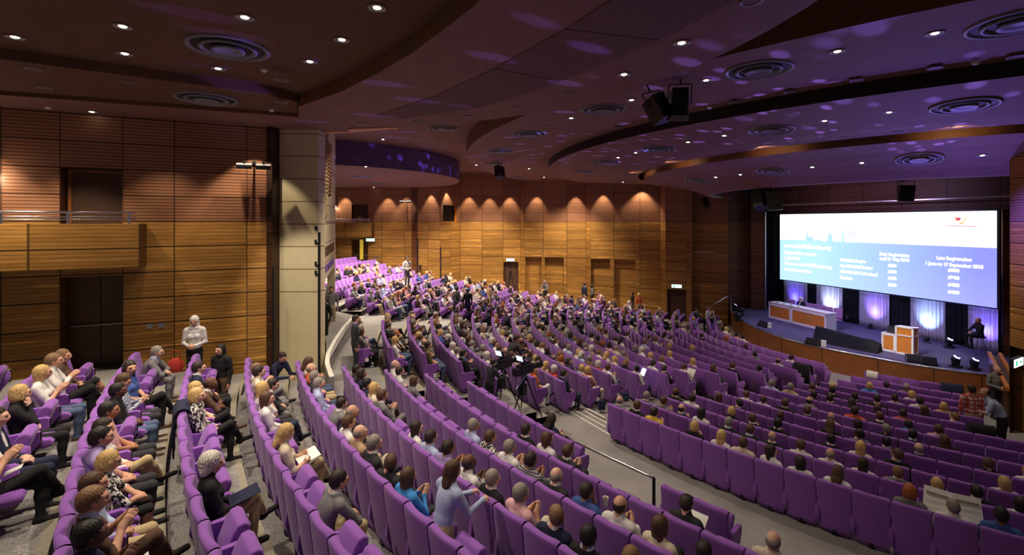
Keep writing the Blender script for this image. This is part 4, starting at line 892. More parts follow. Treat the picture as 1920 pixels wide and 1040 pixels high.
def merged(name, items, mats, smooth=False):
    """one mesh from many (verts, quads, material indices, matrix)"""
    vs = []; qs = []; ms = []; o = 0
    for v, q, m, M in items:
        M = np.array(M, dtype=np.float32); vs.append(v @ M[:3, :3].T+M[:3, 3]); qs.append(q+o); ms.append(m); o += len(v)
    v = np.concatenate(vs); q = np.concatenate(qs); m = np.concatenate(ms); tri = q[:, 2] == q[:, 3]
    me = bpy.data.meshes.new(name); me.vertices.add(len(v)); me.vertices.foreach_set('co', v.ravel())
    cnt_ = np.where(tri, 3, 4); st = np.concatenate([[0], np.cumsum(cnt_)[:-1]]); li = q.ravel()[np.concatenate([np.arange(4)[None].repeat(len(q), 0).ravel() != 3][:1])| True][:0]
    mask = np.ones((len(q), 4), bool); mask[tri, 3] = False; li = q[mask]
    me.loops.add(len(li)); me.loops.foreach_set('vertex_index', li.astype(np.int32)); me.polygons.add(len(q))
    me.polygons.foreach_set('loop_start', st.astype(np.int32)); me.polygons.foreach_set('material_index', m.astype(np.int32))
    for k in mats: me.materials.append(MATS[k] if isinstance(k, str) else k)
    me.update(calc_edges=True); me.validate()
    if smooth: me.shade_smooth()
    o = bpy.data.objects.new(name, me); COL.objects.link(o); return o
lb = arrays(lp_back()); lc = arrays(cushion(True)); lcd = arrays(cushion(False)); la = arrays(arm()); lpd = arrays(MB().box((0, .2, .2), (.06, .16, .4)))
it = []
for s in far_:
    M = Matrix.Translation((s['P'].x, s['P'].y, s['z'])) @ Matrix.Rotation(math.radians(s['phi']-90), 4, 'Z')
    z0 = lambda a_, k: (a_[0], a_[1], np.full(len(a_[1]), k), M)
    it.append(z0(lb, 0)); it.append(z0(lcd if s['occ'] else lc, 0)); it.append(z0(lpd, 1))
    Ma = M @ Matrix.Translation((-.275, 0, 0)); it.append((la[0], la[1], np.full(len(la[1]), 0), Ma))
    if s['last']: it.append((la[0], la[1], np.full(len(la[1]), 0), M @ Matrix.Translation((.275, 0, 0))))
o = merged('distant_theatre_seats', it, ['seat_back_fabric', 'black_metal']); tag(o, 'many distant purple theatre seats in curved rows toward the stage and far wall', 'seats', kind='stuff')
# ---------------------------------------------------------------- people: one continuous surface per body, grown from a distance field
V3 = lambda *a: np.array(a, dtype=np.float64)
SK, TOP, ARM, LEG, SHIN, SHOE, FRONT, DARK, LIP, BELT = range(10)
def nets(F, org, h):
    """surface nets over a grid of field values"""
    nx, ny, nz = F.shape; ins = F < 0
    cs = [F[i:nx-1+i, j:ny-1+j, k:nz-1+k] for i in (0, 1) for j in (0, 1) for k in (0, 1)]
    cb_ = [ins[i:nx-1+i, j:ny-1+j, k:nz-1+k] for i in (0, 1) for j in (0, 1) for k in (0, 1)]
    s = sum(c.astype(np.int8) for c in cb_); act = (s > 0) & (s < 8); ids = -np.ones(act.shape, np.int32); idx = np.argwhere(act); ids[act] = np.arange(len(idx))
    C8 = np.stack([c[act] for c in cs], 1); co = np.array([(i, j, k) for i in (0, 1) for j in (0, 1) for k in (0, 1)], float)
    acc = np.zeros((len(idx), 3)); n = np.zeros(len(idx))
    for a in range(8):
        for b in range(a+1, 8):
            if np.abs(co[a]-co[b]).sum() != 1: continue
            fa, fb = C8[:, a], C8[:, b]; m = (fa < 0) != (fb < 0); t = np.where(m, fa/(fa-fb+1e-12), 0)
            acc += np.where(m[:, None], co[a]+(co[b]-co[a])*t[:, None], 0); n += m
    v = (idx+acc/n[:, None])*h+org; Q = []
    for ax in range(3):
        sl0 = [slice(1, -1)]*3; sl0[ax] = slice(0, -1); sl1 = [slice(1, -1)]*3; sl1[ax] = slice(1, None)
        A, B = ins[tuple(sl0)], ins[tuple(sl1)]; e = np.argwhere(A != B); fl_ = A[A != B]; e = e+np.array([1 if i != ax else 0 for i in range(3)])
        u, w = [(1, 2), (2, 0), (0, 1)][ax]; du = np.eye(3, dtype=int)[u]; dw_ = np.eye(3, dtype=int)[w]
        q = np.stack([ids[tuple((e-o).T)] for o in (du+dw_, dw_, 0*du, du)], 1); q = np.where(fl_[:, None], q, q[:, ::-1]); Q.append(q)
    q = np.concatenate(Q); q = q[(q >= 0).all(1)]
    return v, q
def field(prims, h, k=.012):
    """prims: (kind, mat, sharp, data...) -> vertices, quads, material per face"""
    P = []
    for p in prims:
        if p[0] == 'c': a, b, r1, r2 = p[3:]; lo = np.minimum(a-r1, b-r2); hi = np.maximum(a+r1, b+r2)
        else: c, r, M = p[3:]; R_ = max(r); lo, hi = c-R_, c+R_
        P.append((lo, hi))
    lo = np.min([a for (a, b), p in zip(P, prims) if p[1] >= -1 and p[2] != 'sub'], 0)-3*h; hi = np.max([b for (a, b), p in zip(P, prims) if p[2] != 'sub'], 0)+3*h
    n = np.ceil((hi-lo)/h).astype(int)+1; ax = [lo[i]+h*np.arange(n[i]) for i in range(3)]
    S0 = np.zeros(n, np.float32); S1 = np.zeros(n, np.float32); best = np.full(n, 9, np.float32); mat = np.zeros(n, np.int8); SUB = np.full(n, 9, np.float32)
    for (l, u), p in zip(P, prims):
        kk = .0035 if p[2] == 's' else k; mar = kk*5+h*1.5
        i0 = np.maximum(((l-mar-lo)/h).astype(int), 0); i1 = np.minimum(((u+mar-lo)/h).astype(int)+2, n); sl = tuple(slice(a, b) for a, b in zip(i0, i1))
        X = [ax[i][sl[i]] for i in range(3)]; G = np.meshgrid(*X, indexing='ij')
        if p[0] == 'c':
            a, b, r1, r2 = p[3:]; ab = b-a; L2 = ab @ ab+1e-9; t = np.clip(sum((G[i]-a[i])*ab[i] for i in range(3))/L2, 0, 1)
            d = np.sqrt(sum((G[i]-a[i]-t*ab[i])**2 for i in range(3)))-(r1+(r2-r1)*t)
        else:
            c, r, M = p[3:]; D = [G[i]-c[i] for i in range(3)]
            if M is not None: D = [sum(M[j][i]*D[j] for j in range(3)) for i in range(3)]
            k0 = np.sqrt(sum((D[i]/r[i])**2 for i in range(3))); k1 = np.sqrt(sum((D[i]/r[i]**2)**2 for i in range(3)))+1e-9; d = k0*(k0-1)/k1
        if p[2] == 'sub': SUB[sl] = np.minimum(SUB[sl], d); continue
        e = np.exp(np.clip(-d/kk, -30, 30))
        if p[2] == 's': S1[sl] += e
        elif p[2] != 'paint': S0[sl] += e
        pd = (.001 if p[1] in (DARK, LIP) else .006) if p[2] == 'paint' else 0; m = (d-pd) < best[sl]; best[sl] = np.where(m, d-pd, best[sl]); mat[sl] = np.where(m, p[1], mat[sl])
    F0 = np.where(S0 > 0, -k*np.log(np.maximum(S0, 1e-30)), .2); F1 = np.where(S1 > 0, -.0035*np.log(np.maximum(S1, 1e-30)), .2); F = np.minimum(F0, F1)
    F = np.maximum(F, -SUB)
    F[0], F[-1], F[:, 0], F[:, -1], F[:, :, 0], F[:, :, -1] = .1, .1, .1, .1, .1, .1
    v, q = nets(F, lo, h); c = v[q].mean(1); ii = np.clip(np.round((c-lo)/h).astype(int), 0, n-1); m = mat[ii[:, 0], ii[:, 1], ii[:, 2]]
    return v, q, m.astype(np.int32)
def rotm(yaw, pitch=0, roll=0): return np.array((Matrix.Rotation(yaw, 3, 'Z') @ Matrix.Rotation(pitch, 3, 'X') @ Matrix.Rotation(roll, 3, 'Y')))
def C(m, a, b, r1, r2, s=''): return ('c', m, s, np.array(a, float), np.array(b, float), r1, r2)
def Eo(m, c, r, M=None, s=''): return ('e', m, s, np.array(c, float), r, M)
def hand(w, d, palm, side, mat=SK, curl=.5, sc=1.0):
    """wrist point, pointing direction, palm normal, side +1 / -1 = where the thumb leaves"""
    w = np.array(w, float); d = np.array(d, float); d /= np.linalg.norm(d); pn = np.array(palm, float); pn -= d*(pn @ d); pn /= np.linalg.norm(pn); x = np.cross(d, pn)*side
    o = []; kn = w+d*.085*sc
    for i, t in enumerate((.030, .010, -.010, -.029)):
        o.append(C(mat, w+x*t*.6+d*.012, kn+x*t*.95, .014*sc, .012*sc))
        L = (.040, .045, .042, .033)[i]*sc; a = kn+x*t; c1 = math.cos(curl*.7); s1 = math.sin(curl*.7); c2 = math.cos(curl*1.7); s2 = math.sin(curl*1.7)
        b = a+(d*c1+pn*s1)*L+x*t*.1; e = b+(d*c2+pn*s2)*L*.9
        o += [C(mat, a, b, .0095*sc, .0088*sc, 's'), C(mat, b, e, .0088*sc, .0078*sc, 's')]
    t0 = w+x*.022+d*.022; t1 = t0+(x*.75+d*.62+pn*.25)*.040*sc; t2 = t1+(x*.25+d*.9+pn*.35)*.034*sc
    return o+[C(mat, t0, t1, .014*sc, .011*sc, 's'), C(mat, t1, t2, .0105*sc, .0085*sc, 's')]
def head(c, M, fem):
    T = lambda *p: c+M @ np.array(p, float); s = .97 if fem else 1.0; o = []
    o += [Eo(SK, T(0, -.012, .022), (.078*s, .097*s, .096*s), M), Eo(SK, T(0, .022, -.035), (.060*s, .070*s, .075*s), M), C(SK, T(0, .058, -.080), T(0, .058, -.082), .026 if fem else .030, .024)]
    o += [C(SK, T(0, .088, .012), T(0, .109, -.018), .010, .015), C(SK, T(-.012, .096, -.022), T(.012, .096, -.022), .010, .010)]
    for sg in (-1, 1):
        o += [C(SK, T(sg*.018, .082, .024), T(sg*.050, .070, .022), .013, .010), Eo(SK, T(sg*.045, .062, -.022), (.022, .020, .018), M), Eo(SK, T(sg*.079*s, -.008, -.005), (.009, .020, .031), M, 's')]
        o += [Eo(DARK, T(sg*.032, .088, .006), (.008, .009, .0045), M, 'paint')]
    o += [C(LIP, T(-.018, .088, -.050), T(.018, .088, -.050), .006, .006), C(SK, T(-.01, .092, -.041), T(.01, .092, -.041), .007, .007)]
    return o
def limb2(m1, m2, a, b, c, r):
    return [C(m1, a, b, r[0], r[1]), C(m2, b, c, r[1]*.98, r[2])]
def sitter(fem=False, arms='lap', yaw=0, pitch=-.05, lean=0, side=0, legs='flat', sleeve=1, twist=0):
    o = []; k = .92 if fem else 1.0
    hip = V3(0, .30, .535); ch = V3(side*.5, .235+lean*.6, .86-.25*abs(lean)*.6); sh = V3(side*.8, .225+lean, 1.02-.45*abs(lean)); Mt = rotm(twist, -lean*1.2, 0)
    nk = sh+V3(0, .0, .07); hc = nk+V3(side*.15, .035+lean*.12, .125); Mh = rotm(yaw, pitch-lean*.4, side*.6)
    sx = Mt @ V3(1, 0, 0)
    o += [Eo(LEG, hip, (.165*(1.03 if fem else 1), .13, .10)), Eo(TOP, hip+V3(0, -.01, .09), (.150*k, .115, .12)), Eo(TOP, (hip+ch)/2+V3(0, 0, .05), (.142*k, .11, .17)), Eo(TOP, ch, (.168*k, .115, .16), Mt), Eo(TOP, sh-V3(0, 0, .05), (.175*k, .098, .09), Mt)]
    for sg in (-1, 1): o += [C(TOP, nk-V3(0, .01, .03), sh+sx*sg*.16*k, .052, .058)]
    if fem: o += [Eo(TOP, ch+Mt @ V3(sg*.065, .095, .015), (.062, .055, .06)) for sg in (-1, 1)]
    o += [Eo(FRONT, ch+Mt @ V3(0, .105, .10), (.040, .030, .13), Mt, 'paint'), C(SK, nk-V3(0, 0, .02), hc-V3(0, .02, .07), .056*k, .052*k)]
    o += [C(FRONT, nk-V3(.025, -.01, .006), nk+V3(.025, .01, -.006), .057*k, .057*k)]
    o += head(hc, Mh, fem)
    # arms
    R = (.054*k, .043*k, .030*k)
    for sg in (-1, 1):
        s = sh+sx*sg*.185*k-V3(0, 0, .025); a = arms
        if a == 'lap': e = s+V3(sg*.045, .09, -.27); w = V3(sg*.085, .47+lean*.5, .655); hd_ = hand(w, (-sg*.55, .75, -.15), (0, -.1, -1), sg, curl=.6)
        elif a == 'clap': e = s+V3(sg*.06, .16, -.235); w = V3(sg*.065+side, .46+lean, .90); hd_ = hand(w, (-sg*.28, .62, .6), (-sg, .2, 0), -sg, curl=.25)
        elif a == 'phone': e = s+V3(sg*.05, .12, -.26); w = V3(sg*.07, .50, .80); hd_ = hand(w, (-sg*.35, .75, .35), (-sg*.7, 0, .7), sg, curl=.9)
        elif a == 'paper': e = s+V3(sg*.05, .11, -.26); w = V3(sg*.15, .46, .76); hd_ = hand(w, (-sg*.1, .8, .35), (-sg, 0, .4), sg, curl=1.0)
        elif a == 'chin':
            if sg > 0: e = s+V3(0, .21, -.20); w = hc+V3(.045, .095, -.19); hd_ = hand(w, (-.25, -.1, .95), (-.3, -1, 0), 1, curl=.9)
            else: e = s+V3(-.02, .12, -.26); w = V3(.03, .42, .73); hd_ = hand(w, (.9, .3, 0), (0, -.2, -1), -1, curl=.4)
        elif a == 'knees': e = s+V3(sg*.05, .20, -.24); w = V3(sg*.07, .62, .67); hd_ = hand(w, (-sg*.6, .7, -.2), (0, -.1, -1), sg, curl=.6)
        elif a == 'cross': e = s+V3(sg*.06, .12, -.25); w = V3(-sg*.09, .43, .80+(.03 if sg > 0 else -.01)); hd_ = hand(w, (-sg, .1, .05), (0, -1, 0), sg, curl=.5)
        else: e = s+V3(sg*.07, .05, -.26); w = V3(sg*.24, .42, .67); hd_ = hand(w, (0, 1, -.1), (0, 0, -1), -sg, curl=.4)
        o += limb2(TOP, ARM, s, e, w, R)+hd_
        o.append(C(TOP, s, s+(e-s)*.55, .060*k, .054*k))
    # legs
    for sg in (-1, 1):
        h_ = hip+V3(sg*.085, .02, -.02)
        if legs == 'cross' and sg > 0:
            kn = V3(-.02, .72, .66); an = V3(-.19, .86, .33); to = an+V3(-.03, .17, -.02)
        elif legs == 'cross': kn = V3(-.08, .73, .50); an = V3(-.05, .72, .10); to = an+V3(-.01, .15, -.045)
        elif legs == 'fwd': kn = V3(sg*.13, .74, .53); an = V3(sg*.12, .86, .10); to = an+V3(sg*.02, .15, -.045)
        else: kn = V3(sg*.115, .73, .52); an = V3(sg*.11, .70, .10); to = an+V3(sg*.02, .16, -.045)
        o += [C(LEG, h_, kn, .088*k, .062*k), C(SHIN, kn, kn+(an-kn)*.4, .060*k, .058*k), C(SHIN, kn+(an-kn)*.4, an, .058*k, .042*k)]
        o += [C(SHOE, an+V3(0, -.03, -.045), to, .040, .033), C(SHOE, an-V3(0, 0, .03), an-V3(0, 0, .06), .042, .042)]
    return o, hc, Mh
def stander(fem=False, arms='down', yaw=0, step=.0, lean=0, pitch=-.05):
    o = []; k = .92 if fem else 1.0; hip = V3(0, 0, .93); ch = V3(0, lean*.5, 1.25-abs(lean)*.1); sh = V3(0, lean*.85, 1.42-abs(lean)*.28); Mt = rotm(0, -lean*.9)
    nk = sh+V3(0, lean*.1, .075); hc = nk+V3(0, .03+lean*.1, .13); Mh = rotm(yaw, pitch-lean*.3)
    o += [Eo(LEG, hip, (.165, .115, .12)), Eo(TOP, hip+V3(0, lean*.1, .10), (.15*k, .11, .13)), Eo(TOP, (hip+ch)/2+V3(0, 0, .04), (.140*k, .105, .18)), Eo(TOP, ch, (.172*k, .115, .17), Mt), Eo(TOP, sh-V3(0, 0, .05), (.178*k, .10, .09), Mt)]
    o += [C(TOP, nk-V3(0, 0, .03), sh+V3(sg*.16*k, 0, 0), .052, .058) for sg in (-1, 1)]
    if fem: o += [Eo(TOP, ch+V3(sg*.065, .095, .015), (.062, .055, .06)) for sg in (-1, 1)]
    o += [Eo(FRONT, ch+V3(0, .105, .10), (.040, .030, .14), None, 'paint'), C(SK, nk-V3(0, 0, .02), hc-V3(0, .02, .07), .056*k, .052*k), C(FRONT, nk-V3(.025, -.01, .006), nk+V3(.025, .01, -.006), .057*k, .057*k)]
    o += head(hc, Mh, fem); R = (.054*k, .043*k, .030*k)
    for sg in (-1, 1):
        s = sh+V3(sg*.19*k, 0, -.03)
        if arms == 'down': e = s+V3(sg*.05, -.02, -.28); w = e+V3(0, .07, -.24); hd_ = hand(w, (0, .15, -1), (-sg, 0, 0), -sg, curl=.5)
        elif arms == 'clasp': e = s+V3(sg*.05, .0, -.28); w = V3(sg*.07, .24+lean, 1.08); hd_ = hand(w, (-sg*.8, .4, -.3), (0, -1, 0), sg, curl=.6)
        elif arms == 'work': e = s+V3(sg*.05, .12, -.25); w = V3(sg*.13, .42+lean, 1.10); hd_ = hand(w, (-sg*.2, .95, 0), (-sg*.3, 0, -1), -sg, curl=.9)
        else: e = s+V3(sg*.05, .10, -.27); w = V3(sg*.16, .36+lean, 1.12); hd_ = hand(w, (-sg*.2, .9, .2), (-sg, 0, .2), sg, curl=.8)
        o += limb2(TOP, ARM, s, e, w, R)+hd_; o.append(C(TOP, s, s+(e-s)*.55, .060*k, .054*k))
        st = step*sg; h_ = hip+V3(sg*.09, 0, -.05); kn = V3(sg*.10, st*.55+.03, .50); an = V3(sg*.10, st-.01, .09); to = an+V3(sg*.02, .17, -.045)
        o += [C(LEG, h_, kn, .092*k, .064*k), C(SHIN, kn, kn+(an-kn)*.4, .060*k, .058*k), C(SHIN, kn+(an-kn)*.4, an, .058*k, .044*k), C(SHOE, an+V3(0, -.03, -.045), to, .040, .033), C(SHOE, an-V3(0, 0, .03), an-V3(0, 0, .06), .042, .042)]
    return o, hc, Mh
POSES = {   # seated
    'lap': dict(arms='lap'), 'lapf': dict(arms='lap', fem=True, legs='cross', yaw=-.2), 'clap': dict(arms='clap', legs='cross'), 'clapf': dict(arms='clap', fem=True, yaw=.15), 'paper': dict(arms='paper', pitch=-.45, legs='fwd'), 'paperf': dict(arms='paper', fem=True, pitch=-.5, legs='cross'),
    'phone': dict(arms='phone', pitch=-.5), 'chin': dict(arms='chin', fem=True, yaw=.3, pitch=-.1), 'chinm': dict(arms='chin', yaw=-.15), 'talk': dict(arms='rest', yaw=.95, side=.05, twist=.25), 'talkf': dict(arms='lap', fem=True, yaw=-.9, side=-.05, twist=-.2, legs='cross'),
    'forward': dict(arms='knees', lean=.20, pitch=-.1), 'forwardf': dict(arms='knees', fem=True, lean=.17), 'knees': dict(arms='knees', lean=.10, fem=True, pitch=-.2), 'cross': dict(arms='cross', legs='cross', yaw=.25)}
STAND = {'down': dict(), 'walk': dict(step=.22, lean=.04), 'walkf': dict(step=.18, fem=True), 'clasp': dict(arms='clasp'), 'claspf': dict(arms='clasp', fem=True, pitch=-.15), 'work': dict(arms='work', lean=.12, pitch=-.25), 'bend': dict(arms='work', lean=.30, pitch=-.4), 'holdf': dict(arms='hold', fem=True, yaw=.3)}
BODY = {}; LOW = {}
SLOTN = 10
def body(key, low=False):
    D = LOW if low else BODY
    if key in D: return D[key]
    prims, hc, Mh = sitter(**POSES[key]) if key in POSES else stander(**STAND[key])
    v, q, m = field(prims, .021 if low else .0080, .013)
    if low: D[key] = (v.astype(np.float32), q.astype(np.int32), m, hc, Mh)
    else:
        me = bpy.data.meshes.new('person'); me.vertices.add(len(v)); me.vertices.foreach_set('co', v.astype(np.float32).ravel()); me.loops.add(q.size); me.loops.foreach_set('vertex_index', q.astype(np.int32).ravel())
        me.polygons.add(len(q)); me.polygons.foreach_set('loop_start', (np.arange(len(q))*4).astype(np.int32)); me.polygons.foreach_set('material_index', m)
        for i in range(SLOTN): me.materials.append(SKIN[0])
        me.update(calc_edges=True); me.validate(); me.shade_smooth(); D[key] = (me, None, None, hc, Mh)
    return D[key]
HM = {}
def hairmesh(kind, low=False):
    """hair in head coordinates: short, rim (balding), long, bob, tail, bun, veil, cap"""
    if (kind, low) in HM: return HM[(kind, low)]
    I = np.eye(3); o = [Eo(0, (0, -.016, .028), (.087, .105, .101), None)]
    if kind == 'short': o += [Eo(0, (0, -.045, -.02), (.078, .068, .07))]
    if kind == 'rim': o = [Eo(0, (0, -.022, .0), (.0845, .098, .085))]
    if kind in ('long', 'tail', 'bob'): o += [Eo(0, (0, -.045, -.03), (.086, .07, .08))]
    if kind == 'long': o += [Eo(0, (0, -.055, -.13), (.088, .045, .13)), C(0, (.07, .0, .0), (.072, .005, -.17), .024, .016), C(0, (-.07, .0, .0), (-.072, .005, -.17), .024, .016)]
    if kind == 'bob': o += [Eo(0, (0, -.035, -.06), (.095, .065, .075)), C(0, (.078, .015, .0), (.076, .02, -.075), .022, .018), C(0, (-.078, .015, .0), (-.076, .02, -.075), .022, .018)]
    if kind == 'tail': o += [C(0, (0, -.10, .01), (0, -.135, -.06), .028, .030), C(0, (0, -.135, -.06), (0, -.12, -.18), .028, .012)]
    if kind == 'bun': o += [Eo(0, (0, -.045, -.02), (.082, .068, .07)), Eo(0, (0, -.115, .03), (.036, .034, .036))]
    if kind == 'curly': o = [Eo(0, (0, -.018, .035), (.105, .118, .112)), Eo(0, (0, -.05, -.05), (.105, .07, .09))]
    if kind == 'veil': o = [Eo(0, (0, -.012, .026), (.095, .112, .11)), Eo(0, (0, -.02, -.09), (.10, .085, .08)), Eo(0, (0, -.01, -.17), (.135, .10, .06))]
    if kind == 'cap': o = [Eo(0, (0, -.012, .040), (.092, .108, .085)), Eo(0, (0, .10, .045), (.06, .06, .012))]
    cut = {'rim': [Eo(0, (0, .0, .115), (.15, .22, .083)), Eo(0, (0, .12, -.03), (.115, .112, .14)), Eo(0, (0, .03, -.15), (.07, .09, .075))], 'veil': [Eo(0, (0, .105, -.02), (.062, .075, .082))], 'cap': [Eo(0, (0, .03, -.10), (.2, .2, .105))]}.get(kind, [Eo(0, (0, .13, -.055), (.105, .112, .125)), Eo(0, (0, .03, -.175), (.055, .09, .075))] if kind not in ('long', 'bob', 'curly') else [Eo(0, (0, .13, -.06), (.088, .112, .13)), Eo(0, (0, .07, -.19), (.055, .07, .1))])
    o += [(c[0], 0, 'sub')+c[3:] for c in cut]
    v, q, m = field(o, .013 if low else .0065, .012)
    if not low and kind not in ('veil', 'cap'):
        a = np.arctan2(v[:, 0], v[:, 1]+.02); r_ = .0028*np.sin(a*34+v[:, 2]*30)+.0022*np.sin(a*19-v[:, 2]*60+1)+.0020*np.sin(v[:, 0]*210)*np.sin(v[:, 1]*160+v[:, 2]*90)
        if kind == 'curly': r_ = r_+.006*np.sin(v[:, 0]*150)*np.sin(v[:, 1]*150)*np.sin(v[:, 2]*150)
        nn = v-np.array([0, -.02, .0]); nn /= np.linalg.norm(nn, axis=1)[:, None]; v = v+nn*r_[:, None]
    if low: HM[(kind, low)] = (v.astype(np.float32), q.astype(np.int32))
    else:
        me = bpy.data.meshes.new('hair'); me.vertices.add(len(v)); me.vertices.foreach_set('co', v.astype(np.float32).ravel()); me.loops.add(q.size); me.loops.foreach_set('vertex_index', q.astype(np.int32).ravel())
        me.polygons.add(len(q)); me.polygons.foreach_set('loop_start', (np.arange(len(q))*4).astype(np.int32)); me.materials.append(HAIR['dark']); me.update(calc_edges=True); me.validate(); me.shade_smooth(); HM[(kind, low)] = me
    return HM[(kind, low)]
HAIRCODE = {'k': ('black', 'short'), 'd': ('dark', 'short'), 'n': ('brown', 'short'), 'i': ('light', 'short'), 'y': ('blonde', 'bob'), 'g': ('grey', 'short'), 'w': ('white', 'curly'), 'r': ('ginger', 'bob'), 'b': ('grey', 'rim'), 'B': ('dark', 'rim'),
    'D': ('dark', 'long'), 'N': ('brown', 'long'), 'I': ('light', 'bob'), 'Y': ('blonde', 'long'), 'K': ('black', 'long')}
FEM = set('yDNIYrwK')
def dress(sk, top, sleeve, leg, skirt, front, shoe):
    t = CLOTH[top]; L = CLOTH[leg]; s = SKIN[sk]
    return [s, t, t if sleeve else s, L, s if skirt else L, CLOTH[shoe], CLOTH[front] if front else t, MATS['eye_dark'], MATS['lips'], CLOTH['black']]
NAMED_H = {'black': 'black', 'dark': 'dark', 'brown': 'brown', 'light': 'light brown', 'blonde': 'blonde', 'grey': 'grey', 'white': 'white', 'ginger': 'ginger'}
HK = {'short': 'short', 'bob': 'bobbed', 'long': 'long', 'rim': 'thinning', 'curly': 'curly', 'tail': 'tied', 'bun': 'pinned', 'cap': 'capped', 'veil': 'covered'}
CN = {'paleblue': 'pale blue', 'floral': 'patterned', 'check': 'blue check', 'stripe': 'red striped', 'darkcheck': 'dark check', 'sky': 'bright blue', 'plaid': 'red plaid'}
PN = {'lap': 'hands in lap', 'clap': 'clapping', 'paper': 'reading', 'phone': 'holding a phone', 'chin': 'hand to chin', 'talk': 'turned aside', 'forward': 'leaning forward', 'knees': 'hands on knees', 'cross': 'arms folded'}
def person(key, hcode, sl, M, label, hk=None, group=None):
    me, _, _, hc, Mh = body(key); o = bpy.data.objects.new('person', me); COL.objects.link(o); o.matrix_world = M; tag(o, label, 'person', group)
    for i, m in enumerate(sl): o.material_slots[i].link = 'OBJECT'; o.material_slots[i].material = m
    hc_, kind = HAIRCODE[hcode] if hcode in HAIRCODE else hcode
    if hk: kind = hk
    h = bpy.data.objects.new('headscarf' if kind == 'veil' else 'cap' if kind == 'cap' else 'hair', hairmesh(kind)); COL.objects.link(h); h.parent = o
    m4 = Matrix(Mh.tolist()).to_4x4(); m4.translation = Vector(hc); h.matrix_local = m4
    h.material_slots[0].link = 'OBJECT'; h.material_slots[0].material = HAIR[hc_] if kind not in ('veil', 'cap') else (CLOTH['white'] if kind == 'veil' else CLOTH['navy'])
    return o
rp = random.Random(5)
def pose_for(code, want):
    f = code in FEM
    if want in ('talk', 'lap', 'clap', 'paper', 'forward'): return want+('f' if f else '')
    if want == 'chin': return 'chin' if f else 'chinm'
    if want == 'knees': return 'knees' if f else 'forward'
    if want == 'phone': return 'phone'
    return rp.choice(['lapf', 'clapf', 'paperf', 'chin', 'talkf', 'lapf', 'knees'] if f else ['lap', 'clap', 'cross', 'paper', 'chinm', 'talk', 'forward', 'lap'])
occ = [s for s in SEATS if s['occ']]; occ.sort(key=lambda s: s['P'].y)
NIND = 278
ncount = 0; far_items = []; PAL = list(dict.fromkeys([m for m in SKIN+list(CLOTH.values())+list(HAIR.values())+[MATS['lips']]])); PI_ = {m.name: i for i, m in enumerate(PAL)}
for s in occ:
    hc_, top, want, leg = s['occ'] if len(s['occ']) == 4 else s['occ']+('',)
    key = pose_for(hc_, want); fem = hc_ in FEM; sk = 3 if (hc_ in 'kB' and rp.random() < .5) else rp.choice([0, 0, 1, 1, 2 if hc_ in 'kdBD' else 0])
    leg = leg or rp.choice(['black', 'charcoal', 'darkjeans', 'jeans', 'khaki', 'navy', 'grey', 'black'] if not fem else ['black', 'black', 'jeans', 'cream', 'darkjeans', 'white'])
    sleeve = rp.random() < (.9 if top in ('navy', 'charcoal', 'black', 'grey', 'brown') else .6 if not fem else .5); front = rp.choice(['white', 'paleblue', 'white', None]) if (not fem and top in ('navy', 'charcoal', 'black', 'grey', 'brown')) else None
    sl = dress(sk, top, sleeve, leg, fem and leg in ('black', 'jeans') and rp.random() < .25, front, rp.choice(['black', 'black', 'brown']))
    j = rp.uniform(-.10, .10); M = Matrix.Translation((s['P'].x, s['P'].y, s['z'])) @ Matrix.Rotation(math.radians(s['phi']-90)+j, 4, 'Z') @ Matrix.Translation((rp.uniform(-.015, .015), 0, rp.uniform(-.055, -.02)))
    M = M @ Matrix.Scale(rp.uniform(.93, .99), 4)
    inview = -60 < s['hx'] < 1980 and s['hy'] < 1120
    if ncount < NIND and inview:
        ncount += 1; hn, kind = HAIRCODE[hc_]; pw = PN[next(k for k in ('lap', 'clap', 'paper', 'phone', 'chin', 'talk', 'forward', 'knees', 'cross') if key.startswith(k))]
        lab = '%s person in %s, %s, %s seat of %s row, %s' % (NAMED_H[hn].replace(' ', '-')+'-haired' if kind != 'rim' else 'balding', CN.get(top, top), pw, ordl(s['i']+1), ordl(s['row']), BLK[s['b']])
        person(key, hc_, sl, M, lab, group='seated audience')
    else:
        v, q, m, hcc, Mh = body(key, True); rem = np.array([PI_.get(x.name, 0) for x in sl]); far_items.append((v, q, rem[m], M))
        hv, hq = hairmesh(HAIRCODE[hc_][1], True); m4 = Matrix(Mh.tolist()).to_4x4(); m4.translation = Vector(hcc); far_items.append((hv, hq, np.full(len(hq), PI_[HAIR[HAIRCODE[hc_][0]].name]), M @ m4))
print('PEOPLE individual', ncount, 'far', len(far_items)//2)
if far_items:
    o = merged('distant_seated_audience', far_items, PAL, smooth=True); tag(o, 'distant crowd of seated people filling the far rows of purple seats', 'crowd', kind='stuff')
